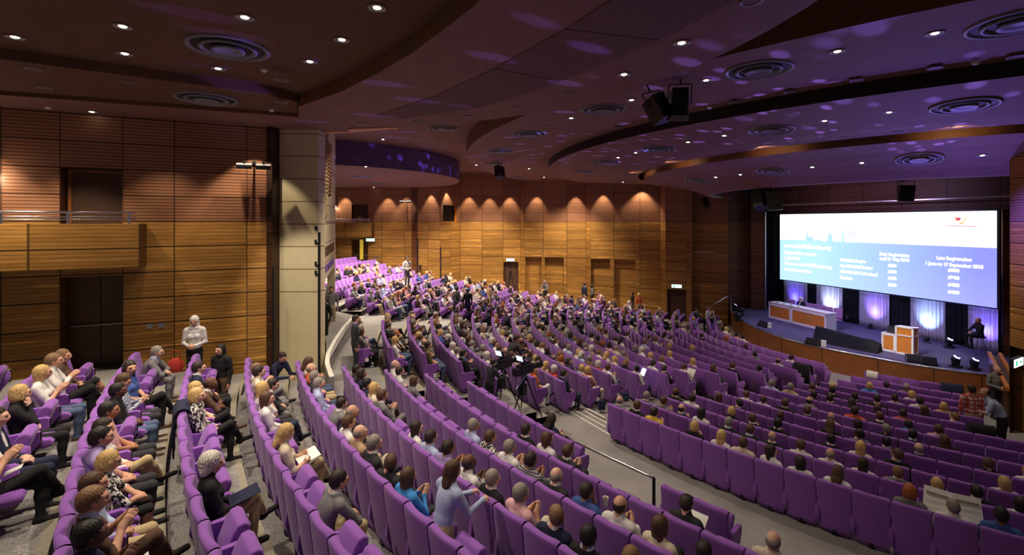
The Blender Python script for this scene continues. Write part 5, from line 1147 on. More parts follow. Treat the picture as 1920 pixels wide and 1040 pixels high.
# standing people, each placed at its feet: pixel column, floor height, head-top row in the photograph
def at_floor(px, py_head, z, tall=1.72):
    """stand so that the head top lands on the given row"""
    Y = 900*(EYE-z-tall)/(py_head-416); return Vector(((px-960)/900*Y, Y, z))
def zfloor(x, y):
    R, ph = topol(x, y)
    best = None
    ks = [('m', k) for k in range(12, -1, -1)] if R < 21.6 else ([('m', k) for k in range(-1, -7, -1)] if 2 < ph < 25.5 else [('d', k) for k in range(11)])
    if R < 8.9: return 0.0
    if 21.3 < R < 23.45 and ph > 29: return zc
    for k in ks:
        if R <= ROWR[k]+.14: return ROWZ[k]
    return ROWZ[ks[-1]]
def stand(px, pyh, key, hc_, top, leg, face, label, sk=0, tall=1.78, hk=None, sleeve=1, front=None, z=None, skirt=0, guess=20):
    y = guess
    for _ in range(12):
        zz = z if z is not None else zfloor((px-960)/900*y, y); Y = 900*(EYE-zz-tall)/(pyh-416)
        y = .5*y+.5*Y
    zz = z if z is not None else zfloor((px-960)/900*y, y)
    M = Matrix.Translation(((px-960)/900*y, y, zz)) @ Matrix.Rotation(math.radians(face), 4, 'Z') @ Matrix.Scale(tall/1.74, 4)
    return person(key, hc_, dress(sk, top, sleeve, leg, skirt, front, 'black'), M, label, hk)
stand(365, 592, 'claspf', 'D', 'white', 'black', 200, 'standing person in white headscarf and long white tunic by the left wall', 1, 1.68, 'veil', z=2.75)
stand(415, 645, 'down', 'K', 'black', 'brown', 170, 'long dark haired person in black standing behind the left rows by the wall', 1, 1.62, z=2.35)
stand(510, 652, 'bend', 'd', 'navy', 'charcoal', 250, 'person in navy polo bending forward before the cream column', 1, 1.60, z=2.0)
stand(666, 590, 'down', 'd', 'charcoal', 'charcoal', -75, 'standing person in dark grey suit and purple shirt in the left aisle', 1, 1.82, front='lilac', z=1.98, guess=14)
stand(607, 556, 'down', 'd', 'black', 'black', 180, 'person in black standing just inside the entrance below the wall lettering', 1, 1.75, z=2.2, guess=17)
stand(621, 536, 'walk', 'd', 'grey', 'khaki', 200, 'person in grey with light trousers walking out of the entrance below the lettering', 1, 1.75, z=2.3, guess=19)
stand(763, 481, 'cross' if 0 else 'clasp', 'k', 'white', 'grey', 230, 'person in white shirt standing against the far corner wall beside a tripod', 2, 1.75, z=2.9, guess=34)
stand(855, 537, 'walk', 'd', 'charcoal', 'charcoal', -40, 'person in dark clothes walking down the far aisle, left one of two', 0, 1.75, guess=24)
stand(877, 541, 'walk', 'd', 'black', 'darkjeans', 20, 'person in black top and jeans walking up the far aisle, right one of two', 0, 1.72, guess=22)
stand(918, 532, 'claspf', 'b', 'tan', 'khaki', -60, 'person in tan shirt standing at the back of the far side block', 0, 1.7, guess=28)
stand(1023, 524, 'work', 'g', 'grey', 'charcoal', 150, 'grey-haired person in grey shirt standing before the niches of the far wall', 1, 1.75, guess=32)
stand(1096, 530, 'down', 'd', 'navy', 'charcoal', -60, 'person in navy jacket standing by the far wall, left of a small group', 1, 1.78, guess=31, front='white')
stand(1110, 533, 'claspf', 'D', 'grey', 'black', -90, 'person in grey patterned top standing by the far wall, middle of the group', 1, 1.68, guess=30)
stand(1132, 542, 'bend', 'i', 'pink', 'navy', 100, 'person in pale pink shirt bending over a seat near the far wall', 0, 1.72, guess=29)
stand(1186, 547, 'walkf', 'd', 'black', 'black', 70, 'person in black vest and black trousers walking along the far wall', 1, 1.68, guess=27, sleeve=0)
stand(1198, 549, 'claspf', 'y', 'orange', 'tan', 20, 'blonde person in pale orange dress standing by the far wall', 0, 1.68, guess=27)
stand(1327, 574, 'claspf', 'i', 'white', 'grey', -130, 'person in white shirt with clasped hands standing left of the stage', 1, 1.66, z=0, guess=26, sleeve=0)
stand(1590, 648, 'down', 'k', 'plaid', 'khaki', 0, 'x', 2, 1.8) if 0 else None
stand(1822, 722, 'down', 'd', 'plaid', 'khaki', -20, 'person in red plaid shirt standing among the right hand front rows', 1, 1.8, guess=13)
stand(1868, 685, 'clasp', 'b', 'grey', 'charcoal', -190, 'balding person in grey green shirt with lanyard at the stage steps', 1, 1.78, z=0.0, guess=15.5)
stand(1880, 726, 'bend', 'B', 'paleblue', 'black', 60, 'balding person in pale blue short sleeved shirt bending at the right aisle', 1, 1.82, guess=12.5, sleeve=0)
stand(830, 866, 'work', 'N', 'paleblue', 'khaki', -48, 'long haired person in pale blue blouse leaning over a seat back, near left block', 0, 1.62, z=ROWZ[('d', 4)]-.10, guess=6.4)
stand(952, 625, 'bend', 'd', 'charcoal', 'black', -60, 'person in charcoal jacket bending over the centre block beside the cameras', 0, 1.76, guess=15.8)
stand(977, 628, 'claspf', 'N', 'brown', 'black', -170, 'brown haired person in brown top and scarf facing the room behind the cameras', 0, 1.68, guess=15.2)
stand(918, 672, 'work', 'd', 'charcoal', 'black', -52, 'camera operator in dark clothes reaching toward the left television camera', 0, 1.5, guess=12.6)
# ---------------------------------------------------------------- projection screen and its slide
def scr(px, py):
    a = (px-960)/900; Y = 27.2/(a+.33); s = (Vector((a*Y, Y))-SL.to_2d()).length*(1 if Y < SL.y else -1); return s, EYE-(py-416)/900*Y
ZB, ZTp = scr(1665, 550)[1], 7.08
ZB = 2.96
def make_screen_mat():
    t = NT('slide_image'); uv = t.n('TexCoord').outputs['Generated']; x, y, z = t.n('SeparateXYZ', i0=uv).outputs[:3]
    g = t.n('MapRange', i0=x, i1=.25, i2=.95, i3=0.0, i4=1.0).outputs[0]
    blue = t.mix(g, srgb(172, 216, 255), srgb(136, 140, 255)); g2 = t.n('MapRange', i0=z, i1=0.0, i2=.4, i3=.2, i4=0.0).outputs[0]; blue = t.mix(g2, blue, srgb(196, 196, 255))
    wh = t.mix(t.n('MapRange', i0=x, i1=.6, i2=1.0, i3=0.0, i4=1.0).outputs[0], (1, 1, 1), srgb(232, 238, 250)); f = t.math('GREATER_THAN', z, .615)
    c = t.mix(f, blue, wh); t.set(base=(.02, .02, .02), emit=c, es=.98, rough=.9)
make_screen_mat()
RS = Matrix((sd.to_3d() if len(sd) == 3 else Vector((sd.x, sd.y, 0)), Vector((0, 0, 1)), Vector((-sn.x, -sn.y, 0)))).transposed()
def on_screen(o, s, z, off=.0):
    p = SL.to_2d()+sd.to_2d()*s-sn.to_2d()*off if len(sn) == 2 else SL.to_2d()+sd.to_2d()*s-Vector((sn.x, sn.y))*off
    m = RS.to_4x4(); m.translation = Vector((p.x, p.y, z)); o.matrix_world = m
SL = SL.to_2d() if len(SL) == 3 else SL
screen = root('projection_screen', (0, 0, 0), 0, 'wide projection screen showing a white and blue registration slide above the stage', 'screen')
def scp(o, s, z, off): on_screen(o, s, z, off); o.parent = screen
o = MB().box((SW/2, (ZTp-ZB)/2, 0), (SW, ZTp-ZB, .04)).build('screen_surface', 'slide_image'); 
me = o.data
for v in me.vertices: pass
# the picture needs its Generated x,z = along, up: build in x/z then turn upright
bpy.data.objects.remove(o); o = MB().box((SW/2, 0, (ZTp-ZB)/2), (SW, .04, ZTp-ZB)).build('screen_surface', 'slide_image', screen)
o.location = (SL.x, SL.y, ZB); o.rotation_euler = (0, 0, math.atan2(sd.y, sd.x))
fr = MB().box((SW/2, .06, ZTp-ZB+.04), (SW+.1, .1, .07)).box((-.05, .06, (ZTp-ZB)/2), (.1, .1, ZTp-ZB+.1)).box((SW+.05, .06, (ZTp-ZB)/2), (.1, .1, ZTp-ZB+.1)).box((SW/2, .06, -.03), (SW+.1, .1, .05)).build('screen_frame', 'black_metal', screen)
fr.location = o.location; fr.rotation_euler = o.rotation_euler
def stext(txt, px, py, w_px=None, size=.3, align='LEFT', bold=.012, x2=None):
    s, z = scr(px, py); wd = None
    if x2: wd = scr(x2, py)[0]-s
    me = text_mesh(txt, size, 'slide_white', .002, 'LEFT', bold, 'slide_text', wd)
    o = inst('slide_text', me); on_screen(o, s, z, .035); o.parent = screen; return o
stext('www.wfo2015london.org', 1471.5, 463, size=.31, x2=1559, bold=.016)
for tx, y, x2, sz in (('Registration opens', 475, 1531, .27), ('1 July 2014', 485, 1501, .26), ('Go to www.wfo2015london.org', 495, 1560, .26), ('to book your place', 506, 1522, .26)): stext(tx, 1471.5, y, size=sz, x2=x2)
for tx, y, x2 in (('WFO/BOS Member', 489.5, 1625), ('Non WFO/BOS Member', 500, 1638), ('Allied Health Professional', 510.5, 1646), ('Students', 522, 1599)): stext(tx, 1575.5, y, size=.23, x2=x2)
for tx, y, x1, x2 in (('Early Registration', 477.5, 1650, 1706), ('until 31 May 2015', 486, 1650, 1706), ('£650', 499, 1665.5, 1682), ('£750', 510.5, 1665.5, 1682), ('£350', 522.5, 1665.5, 1682), ('£350', 535, 1665.5, 1682),
    ('Late Registration', 485, 1757, 1823), ('1 June to 17 September 2015', 495, 1737, 1845), ('£800', 508, 1778, 1800), ('£900', 521.5, 1778, 1800), ('£400', 535, 1778, 1800), ('£400', 548.5, 1778, 1800)): stext(tx, x1, y+.5, size=.2, x2=x2)
# skyline silhouette and emblem on the slide
if 'slide_sky' not in MATS: emis('slide_sky', srgb(164, 208, 255), .9); emis('slide_red', srgb(214, 60, 92), .7); emis('slide_gold', srgb(250, 206, 120), .7); emis('slide_lilac', srgb(188, 198, 250), .7)
def sflat(name, loops, mat, ext=.02):
    mb = MB()
    for lp in loops:
        q = [scr(x, y) for x, y in lp]; mb.prism([(s, z) for s, z in q], 'z', 0, .004)
    o = mb.build(name, mat, fixn=False); p = RS.to_4x4(); p.translation = Vector((SL.x-sn.x*.028, SL.y-sn.y*.028, 0)); o.matrix_world = p; o.parent = screen
zz = lambda x: 448.5+(x-1462)*(.017/.4)*.42
def base(x): return 448.3+(x-1462)*.043
sky = [[(1512, base(1512)+1), (1512, 438), (1513.3, 431), (1514.6, 438), (1515, 444), (1524, 443.5), (1526, 449), (1530, 452), (1532, base(1532)+1)],
       [(1528, base(1528)+1), (1531, 450), (1538, 449), (1540, 452), (1549, 452), (1552, base(1552)+1)], [(1551, base(1551)+1), (1552.5, 447), (1554, 440), (1557, 435.5), (1560, 440), (1561.5, 447), (1563, base(1563)+1)],
       [(1562, base(1562)+1), (1568, 453), (1575, 452), (1579, base(1579)+1)], [(1578.5, base(1578)+1), (1580, 444), (1581, 424), (1582, 424), (1583, 444), (1584.5, base(1585)+1)], [(1584, base(1584)+1), (1590, 453.4), (1600, 453.6), (1610, base(1610)+1)]]
sflat('slide_skyline', sky, 'slide_sky')
rg = []; import math as _m
for i in range(20):
    a0, a1 = 2*PI*i/20, 2*PI*(i+1)/20; rg.append([(1598.5+5.8*_m.cos(a0), 439+5.8*_m.sin(a0)), (1598.5+5.8*_m.cos(a1), 439+5.8*_m.sin(a1)), (1598.5+4.6*_m.cos(a1), 439+4.6*_m.sin(a1)), (1598.5+4.6*_m.cos(a0), 439+4.6*_m.sin(a0))])
rg.append([(1592, 438.3), (1605, 438.8), (1605, 440), (1592, 439.5)]); sflat('slide_emblem', rg, 'slide_lilac')
sflat('slide_emblem', [[(1797+5.5*_m.cos(a), 408+5.5*_m.sin(a)) for a in [PI*.02+PI*.96*i/10 for i in range(11)]]+[(1800, 405.5), (1794, 408)]], 'slide_red')
sflat('slide_emblem', [[(1791, 406), (1793, 406), (1798, 415), (1796, 416)], [(1812, 406), (1814, 406), (1808, 416), (1806, 415)], [(1800, 417), (1808, 417), (1808, 420), (1800, 420)]], 'slide_gold')
sflat('slide_emblem', [[(1775, 422.5), (1832, 424), (1832, 425), (1775, 423.4)]], 'slide_red')
# ---------------------------------------------------------------- drapes behind the screen, lit from below
def make_voile():
    t = NT('voile'); x = t.n('SeparateXYZ', i0=t.n('TexCoord').outputs['Object']).outputs[0]
    w = t.math('SINE', t.math('MULTIPLY', x, 60.0)); k = t.n('MapRange', i0=w, i1=-1.0, i2=1.0, i3=.75, i4=1.0).outputs[0]
    v = t.n('VectorMath', operation='SCALE', i0=srgb(214, 212, 222)); t.t.links.new(k, v.inputs[3]); t.set(base=v.outputs[0], rough=.9)
make_voile()
def drape(name, s0, s1, off, mat, label, z0=1.0, z1=4.2, amp=.035, wl=.16, twist=0, group=None):
    mb = MB(); n = int((s1-s0)/wl*8); nz = 8; vs = []
    for j in range(nz+1):
        t = j/nz
        for i in range(n+1):
            u = i/n; s = s0+(s1-s0)*(u+twist*(t-.5)*.12*(1-2*abs(u-.5))); d = amp*math.sin(2*PI*(s1-s0)*u/wl)*(1-.4*t)
            for e_ in (0,): p = sp(s, off+d, z0+(z1-z0)*t); vs.append(p)
    back = [v+Vector((sn.x, sn.y, 0))*.012 for v in vs]; N = len(vs); w = n+1
    fs = [(j*w+i, j*w+i+1, (j+1)*w+i+1, (j+1)*w+i) for j in range(nz) for i in range(n)]
    mb.add(vs+back, fs+[tuple(N+k for k in f[::-1]) for f in fs]+[(i, N+i, N+i+1, i+1) for i in range(n)]); o = mb.build(name, mat, smooth=True)
    return tag(o, label, 'curtain', group)
def s_of(px, off=.35):
    a = (px-960)/900; # plane shifted by off along the normal
    c = SL.x+sn.x*off; d = SL.y+sn.y*off; m = sd.x/sd.y; Y = (c-m*d)/(a-m); return (Y-d)/sd.y
V = [(1470, 1513), (1531, 1580), (1611, 1668), (1707, 1772), (1815, 1872)]; BK = [(1440, 1470), (1513, 1531), (1580, 1611), (1668, 1707), (1772, 1815), (1872, 1896)]
for i, (a, b) in enumerate(V): drape('stage_drape', s_of(a), s_of(b), .35, 'voile', '%s of the five pale blue-lit drapes below the screen' % ('leftmost', 'second from left', 'middle', 'fourth from left', 'rightmost')[i], group='pale stage drapes')
for i, (a, b) in enumerate(BK): drape('black_drape', s_of(a, .42), s_of(b, .42), .42, 'black_cloth', '%s black drape panel hanging between the pale stage drapes' % ordw[i], wl=.22, group='black stage drapes', z1=(7.0 if i == 0 else 4.2))
for i, (px, py) in enumerate(((1491, 553), (1557, 572), (1641, 582), (1740, 600), (1852, 628))):
    s = s_of(px); p = sp(s, .0, 1.25); q = sp(s+.05, .38, 2.05); col = ((.16, .10, 1), (.55, .62, 1), (.30, .18, 1), (.35, .5, 1), (.2, .12, 1))[i]
    lamp('SPOT', 'drape_uplight_beam', p-Vector((sn.x, sn.y, 0))*.45, (120, 190, 150, 190, 130)[i], col, q, .03, 64, .9); lamp('SPOT', 'drape_uplight_beam', p-Vector((sn.x, sn.y, 0))*.35, (30, 60, 36, 56, 30)[i], (.5, .75, 1), sp(s, .38, 1.95), .02, 24, .6)
def par(loc, rz, label, big=False, lit=True, kind='stage_light'):
    r = root(kind, loc, rz, label, 'stage light', None if big else 'floor uplights'); k = 1.7 if big else 1.0
    MB().lathe([(0, -.10), (.07, -.09), (.095, .0), (.10, .08), (.09, .08), (.08, .02), (0, .0)], 18, mat=Matrix.Scale(k, 4) @ Matrix.Translation((0, 0, .16)) @ Matrix.Rotation(.6, 4, 'X')).build('lamp_head', 'black_plastic', r, smooth=True)
    MB().tube([(-.115*k, 0, .02), (-.115*k, 0, .2*k)], .012*k).tube([(.115*k, 0, .02), (.115*k, 0, .2*k)], .012*k).box((0, 0, .015), (.28*k, .2*k, .03*k)).build('yoke', 'black_metal', r)
    if lit: MB().lathe([(0, .075), (.085, .07), (0, .06)], 16, mat=Matrix.Scale(k, 4) @ Matrix.Translation((0, 0, .16)) @ Matrix.Rotation(.6, 4, 'X')).build('lens', 'blue_glow', r)
    return r
rs = math.atan2(sd.y, sd.x)
for i, (px, Y) in enumerate(((1545, 28.3), (1632, 25.2), (1672, 23.9), (1737, 22.3), (1588, 26.9))):
    par(Vector(((px-960)/900*Y, Y, 1.0)), rs+PI, 'small floor uplight at the foot of the drapes, %s from the left' % ('first', 'third', 'fourth', 'fifth', 'second')[i], lit=(i in (2, 4)))
for px, py, lb, lt in ((1792, 688, 'left of the two bright blue moving lights on the stage edge', True), (1827, 693, 'right of the two bright blue moving lights on the stage edge', True), (1780, 652, 'dark moving light behind the blue ones near the last black drape', True)):
    Y = 900*5.6/(py-416); r = root('moving_light', ((px-960)/900*Y, Y, 1.0), .4, lb, 'stage light')
    MB().box((0, 0, .04), (.34, .30, .08)).build('lamp_base', 'black_plastic', r, bevel=.01); MB().box((-.16, 0, .22), (.04, .10, .28)).box((.16, 0, .22), (.04, .10, .28)).box((0, 0, .10), (.34, .10, .05)).build('yoke', 'black_plastic', r)
    MB().ell((0, 0, .30), (.135, .15, .16)).build('lamp_head', 'black_plastic', r, smooth=True)
    MB().lathe([(0, 0), (.09, -.01), (.10, -.03)], 18, mat=Matrix.Translation((-.02, -.06, .43)) @ Matrix.Rotation(.45, 4, 'X')).build('lens', 'blue_glow', r, smooth=True)
# cluster of dark lights and cables at the left stage edge
for i, (px, py) in enumerate(((1377, 582), (1388, 590), (1383, 600))):
    Y = 900*5.6/(py-416); par(Vector(((px-960)/900*Y, Y, 1.0)), 1.2+i, 'black lamp in the cluster at the left end of the stage, %s' % ('back', 'middle', 'front')[i], big=True, lit=i == 0, kind='stage_spot')
# monitors (wedges) along the edge
def wedge(px, py, w, rz, label, white=False):
    Y = 900*5.6/(py-416); r = root('stage_monitor', ((px-960)/900*Y, Y, 1.0), rz, label, 'loudspeaker')
    MB().prism([(-.2, 0), (.2, 0), (.2, .06), (-.02, .30), (-.2, .26)], 'x', -w/2, w/2).build('speaker_cabinet', 'black_plastic', r, bevel=.01); MB().box((0, .10, .17), (w*.9, .02, .28), rot=(-.82+PI/2, 0, 0)).build('speaker_grille', 'black_cloth', r)
    if white: MB().box((-w/2-.14, 0, .16), (.2, .06, .28), rot=(0, 0, .2)).build('cue_card', 'paper', r)
wedge(1432, 612, .62, math.radians(100), 'black wedge monitor with white card, nearest the table on the stage edge', True); wedge(1525, 646, .62, math.radians(120), 'black wedge monitor with white card beside the black covered stand', True)
wedge(1713, 678, .5, math.radians(150), 'left one of two small black monitors before the lectern'); wedge(1741, 683, .5, math.radians(150), 'right one of two small black monitors before the lectern')
# black covered floor screens
b0 = Vector((14.35, 22.7, 1)); b1_ = Vector((15.75, 20.55, 1)); dd = (b1_-b0).normalized(); L_ = (b1_-b0).length; r = root('covered_floor_monitors', (b0+b1_)/2, math.atan2(dd.y, dd.x), 'row of floor monitors hidden under black cloth on the stage edge', 'covered equipment')
mb = MB(); mb.add([(-L_/2, -.3, 0), (L_/2, -.3, 0), (L_/2, .3, 0), (-L_/2, .35, 0), (-L_/2, .02, .68), (-L_/4, .02, .50), (L_/2-.25, .02, .50), (L_/2, .02, .40), (-L_/2, .16, .68), (L_/2, .16, .38)], [(0,1,2,3),(0,4,5),(0,5,6,1),(1,6,7),(4,8,5),(5,8,9,6),(6,9,7),(1,7,9,2),(2,9,8,3),(0,3,8,4)]).build('black_cover', 'black_cloth', r)
# ---------------------------------------------------------------- head table, chairs, lectern
t0 = Vector((15.1, 28.2, 1)); t1 = Vector((16.05, 24.5, 1)); td = (t1-t0).normalized(); TL = (t1-t0).length; ra_ = math.atan2(td.y, td.x)
tb = root('panel_table', (t0+t1)/2, ra_, 'long white framed panel table with orange wood fronts on the stage', 'table')
fx = -TL/2; W1 = TL*.42
MB().box((0, .33, .90), (TL+.04, .72, .05)).build('table_top', 'white_paint', tb, bevel=.006)
f_ = MB()
for x0, x1 in ((-TL/2, -TL/2+W1), (-TL/2+W1, TL/2)):
    f_.box(((x0+x1)/2, 0, .81), (x1-x0, .06, .13)).box(((x0+x1)/2, 0, .06), (x1-x0, .06, .12)).box((x0+.05, 0, .44), (.10, .06, .88)).box((x1-.05, 0, .44), (.10, .06, .88))
f_.build('front_frame', 'white_paint', tb)
MB().box((TL/2-.02, .33, .44), (.04, .62, .87)).box((-TL/2+.02, .33, .44), (.04, .62, .87)).build('side_panel', 'white_paint', tb)
for x0, x1 in ((-TL/2+.10, -TL/2+W1-.10), (-TL/2+W1+.10, TL/2-.10)):
    p_ = MB().box(((x0+x1)/2, .005, .435), (x1-x0, .03, .63)).build('front_panel', 'desk_wood', tb); c = (x0+x1)/2
    e_ = MB()
    for sg in (-1, 1): e_.box((c+sg*.09, -.016, .47), (.015, .008, .22)).box((c+sg*.045, -.016, .56), (.04, .008, .015)).box((c+sg*.045, -.016, .38), (.04, .008, .015))
    e_.build('panel_emblem', 'nosing', p_)
MB().box((0, -.028, .925), (TL+.04, .03, .02)).build('table_edge', 'desk_wood', tb)
for i in range(4):
    x = -TL/2+.35+i*.5; m = root('table_microphone', (t0+t1)/2+Matrix.Rotation(ra_, 3, 'Z') @ Vector((x, .25, .925)), ra_, 'thin black gooseneck microphone on the panel table, %s from the left' % ordw[i], 'microphone', 'table microphones')
    MB().box((0, 0, .01), (.09, .09, .02)).build('microphone_base', 'black_plastic', m); MB().tube([(0, 0, .02), (0, 0, .18), (.0, .06, .30)], .007).build('gooseneck', 'black_metal', m); MB().ell((0, .07, .32), (.016, .022, .016)).build('microphone_capsule', 'black_cloth', m)
M_('chair_lilac', srgb(176, 128, 176), .8, .06, 40)
def stage_chair(x, y, i):
    r = root('stage_chair', (t0+t1)/2+Matrix.Rotation(ra_, 3, 'Z') @ Vector((x, y, 0)), ra_+rp.uniform(-.15, .15), 'lilac upholstered chair behind the panel table, %s from the left' % ordw[i], 'chair', 'panel chairs')
    MB().box((0, 0, .45), (.48, .46, .08)).build('seat', 'chair_lilac', r, bevel=.02); MB().box((0, .24, .80), (.48, .07, .50), rot=(-.12, 0, 0)).build('backrest', 'chair_lilac', r, bevel=.025)
    for sx in (-1, 1):
        for sy in (-1, 1): MB().tube([(sx*.2, sy*.19, 0), (sx*.19, sy*.18, .42)], .013).build('leg', 'steel', r)
for i in range(6): stage_chair(-TL/2+(.35, 1.15)[i] if i < 2 else -TL/2+1.75+(i-2)*.53, 1.0+(i % 2)*.06, i)
def place(key, hc_, top, leg, loc, rz, label, sk=0, sc=1.0, hk=None, front=None, sleeve=1):
    M = Matrix.Translation(loc) @ Matrix.Rotation(rz, 4, 'Z') @ Matrix.Scale(sc, 4); return person(key, hc_, dress(sk, top, sleeve, leg, 0, front, 'black'), M, label, hk)
place('lap', 'w', 'black', 'black', (t0+t1)/2+Matrix.Rotation(ra_, 3, 'Z') @ Vector((-TL/2+1.15, 1.36, .0)), ra_+PI, 'white-haired person in black seated alone behind the panel table', front='white')
l0 = Vector((16.1, 20.95, 1)); l1 = Vector((16.72, 20.0, 1)); ld = (l1-l0).normalized(); lr = math.atan2(ld.y, ld.x); lc_ = root('lectern', l0, lr, 'white framed lectern desk with orange wood panels at the stage front', 'lectern')
def frame_box(x0, x1, y0, y1, h0, h1, nm):
    f_ = MB(); t = .07
    for x in (x0+t/2, x1-t/2):
        for y, hh in ((y0+t/2, h0), (y1-t/2, h1)): f_.box((x, y, hh/2), (t, t, hh))
    for y, hh in ((y0+t/2, h0), (y1-t/2, h1)): f_.box(((x0+x1)/2, y, .04), (x1-x0, t, .08)).box(((x0+x1)/2, y, hh-.03), (x1-x0, t, .06))
    for x in (x0+t/2, x1-t/2): f_.box((x, (y0+y1)/2, .04), (t, y1-y0, .08)).add([(x-t/2, y0, h0-.06), (x+t/2, y0, h0-.06), (x+t/2, y1, h1-.06), (x-t/2, y1, h1-.06), (x-t/2, y0, h0), (x+t/2, y0, h0), (x+t/2, y1, h1), (x-t/2, y1, h1)], [(0,3,2,1),(4,5,6,7),(0,1,5,4),(1,2,6,5),(2,3,7,6),(3,0,4,7)])
    return f_
frame_box(0, .5, .05, .6, .75, .75, 'a').build('low_desk_frame', 'white_paint', lc_); MB().box((.25, .075, .41), (.4, .02, .62)).box((.035, .33, .41), (.02, .46, .62)).build('low_desk_panel', 'desk_wood', lc_); MB().box((.25, .33, .76), (.52, .58, .03)).build('low_desk_top', 'white_paint', lc_)
fb = frame_box(.5, 1.14, 0, .62, 1.18, 1.12, 'b'); fb.box((.82, .02, .80), (.64, .04, .05)).box((1.12, .31, .80), (.04, .6, .05)); fb.build('lectern_frame', 'white_paint', lc_)
MB().box((.82, .03, .44), (.52, .02, .72)).box((.82, .03, .97), (.52, .02, .30)).box((1.10, .31, .44), (.02, .5, .72)).box((1.10, .31, .95), (.02, .5, .26)).build('lectern_panel', 'desk_wood', lc_); MB().box((.82, .31, 1.13), (.58, .56, .02), rot=(-.1, 0, 0)).build('lectern_top', 'white_paint', lc_)
lt = root('laptop', l0+Matrix.Rotation(lr, 3, 'Z') @ Vector((.26, .32, .775)), lr+PI, 'open black laptop on the low desk beside the lectern', 'laptop'); MB().box((0, 0, .012), (.38, .27, .024)).build('laptop_keyboard', 'black_plastic', lt); MB().box((0, -.16, .14), (.38, .015, .25), rot=(.25, 0, 0)).build('laptop_lid', 'black_plastic', lt)
# person on a high stool at the right of the stage
Y = 20.2; st = root('high_stool', ((1838-960)/900*Y, Y, 1.0), 0, 'tall dark stool at the right end of the stage', 'stool')
MB().lathe([(0, .74), (.18, .74), (.19, .77), (.17, .80), (0, .80)], 18).build('seat', 'black_plastic', st, smooth=True)
for a in range(4): MB().tube([(.1*math.cos(a*PI/2), .1*math.sin(a*PI/2), .75), (.22*math.cos(a*PI/2), .22*math.sin(a*PI/2), 0)], .014).build('leg', 'steel', st)
place('knees', 'b', 'black', 'black', (st.location.x+.24, st.location.y-.06, 1.30), math.radians(85), 'person in black suit sitting on the high stool at the right of the stage', sk=1, sc=1.0)
# stage steps, rails
r = root('stage_steps', (15.95, 15.5, 0), math.radians(-35), 'dark steps with a broad timber edged rail at the right end of the stage', 'steps')
for i in range(5): MB().box((.85, .1+.36*i, .1+.1*i), (1.0, .36, .2+.2*i)).build('step', 'riser', r)
MB().prism([(-.05, 0), (2.35, 0), (2.35, 1.78), (-.05, 1.22)], 'x', .02, .30).build('rail_body', 'dark_wood' if 0 else 'door_wood', r)
for sx in (-.02, .26): MB().prism([(-.1, 1.18), (2.4, 1.78), (2.4, 1.90), (-.1, 1.30)], 'x', sx, sx+.09).build('timber_rail', 'desk_wood', r)
hr = root('handrail', (0, 0, 0), 0, 'thin steel handrail climbing to the left end of the stage', 'handrail'); A_ = at(1328, 577, 27.6); B_ = at(1362, 556, 29.4); Cc = at(1371, 556, 29.6)
MB().tube([A_, B_, Cc], .022).build('rail', 'chrome', hr, smooth=True); MB().tube([Cc, (Cc.x, Cc.y, 1.0)], .02).build('rail_post', 'chrome', hr); MB().tube([A_, (A_.x, A_.y, 0)], .02).build('rail_post', 'chrome', hr)
# ---------------------------------------------------------------- handrail round the front gap of the near block
R0 = 24.12; z0 = ROWZ[('d', 0)]; hr = root('aisle_handrail', P3(R0, 40, z0), 0, 'long curved chrome handrail with black posts beside the grey cross aisle', 'handrail'); org = hr.location
pts = [P3(R0, 37.7+(42.55-37.7)*i/10, z0+.98)-org for i in range(11)]; lo = [pts[0]+Vector((0, 0, -.95))]
MB().tube([p for p in pts], .024).build('rail', 'chrome', hr, smooth=True)
for i in (0, 10): MB().box((pts[i].x, pts[i].y, -.0+.49), (.045, .045, .98)).build('rail_post', 'black_metal', hr)
low = [p-Vector((0, 0, .84)) for p in pts]; MB().tube(low, .05, 6).build('kick_rail', 'black_metal', hr)
# ---------------------------------------------------------------- television cameras on tripods
def tripod(r, h, spread=.42, rot0=0, mat='black_metal'):
    for i in range(3):
        a = rot0+i*2*PI/3; MB().tube([(.05*math.cos(a), .05*math.sin(a), h), (spread*.5*math.cos(a), spread*.5*math.sin(a), h*.5), (spread*math.cos(a), spread*math.sin(a), .02)], .026, r2=.016).build('tripod_leg', mat, r)
    MB().lathe([(0, h-.08), (.07, h-.08), (.08, h), (.05, h+.06), (0, h+.06)], 14).build('tripod_head', mat, r)
def tvcam(loc, rz, label):
    r = root('television_camera', loc, rz, label, 'camera'); h = 1.05; tripod(r, h, .5, .4)
    b = MB().box((0, 0, h+.24), (.22, .52, .26)).box((0, -.34, h+.22), (.20, .16, .20)).box((0, .02, h+.40), (.05, .36, .05)).build('camera_body', 'black_plastic', r, bevel=.012)
    MB().lathe([(0, 0), (.085, 0), (.09, .28), (.11, .30), (.12, .42), (.10, .42), (.09, .33), (0, .33)], 18, mat=Matrix.Translation((0, .26, h+.24)) @ Matrix.Rotation(-PI/2, 4, 'X')).build('camera_lens', 'black_plastic', r, smooth=True)
    v = MB().box((0, -.18, h+.55), (.26, .07, .19), rot=(.35, 0, 0)).box((0, -.1, h+.44), (.05, .05, .12)).build('viewfinder', 'black_plastic', r, bevel=.006); MB().box((0, -.222, h+.565), (.22, .004, .15), rot=(.35, 0, 0)).build('viewfinder_screen', 'monitor_glow', v)
    MB().tube([(.05, -.05, h+.05), (.22, -.62, h-.12)], .014).build('pan_handle', 'steel', r); MB().ell((.24, -.68, h-.14), (.03, .08, .03)).build('pan_grip', 'black_plastic', r)
    MB().box((0, -.1, .75), (.2, .16, .3)).build('cable_box', 'black_plastic', r, bevel=.01)
zA = ROWZ[('m', 0)]
def floor_at(px, py, z): Y = 900*(EYE-z)/(py-416); return Vector(((px-960)/900*Y, Y, z))
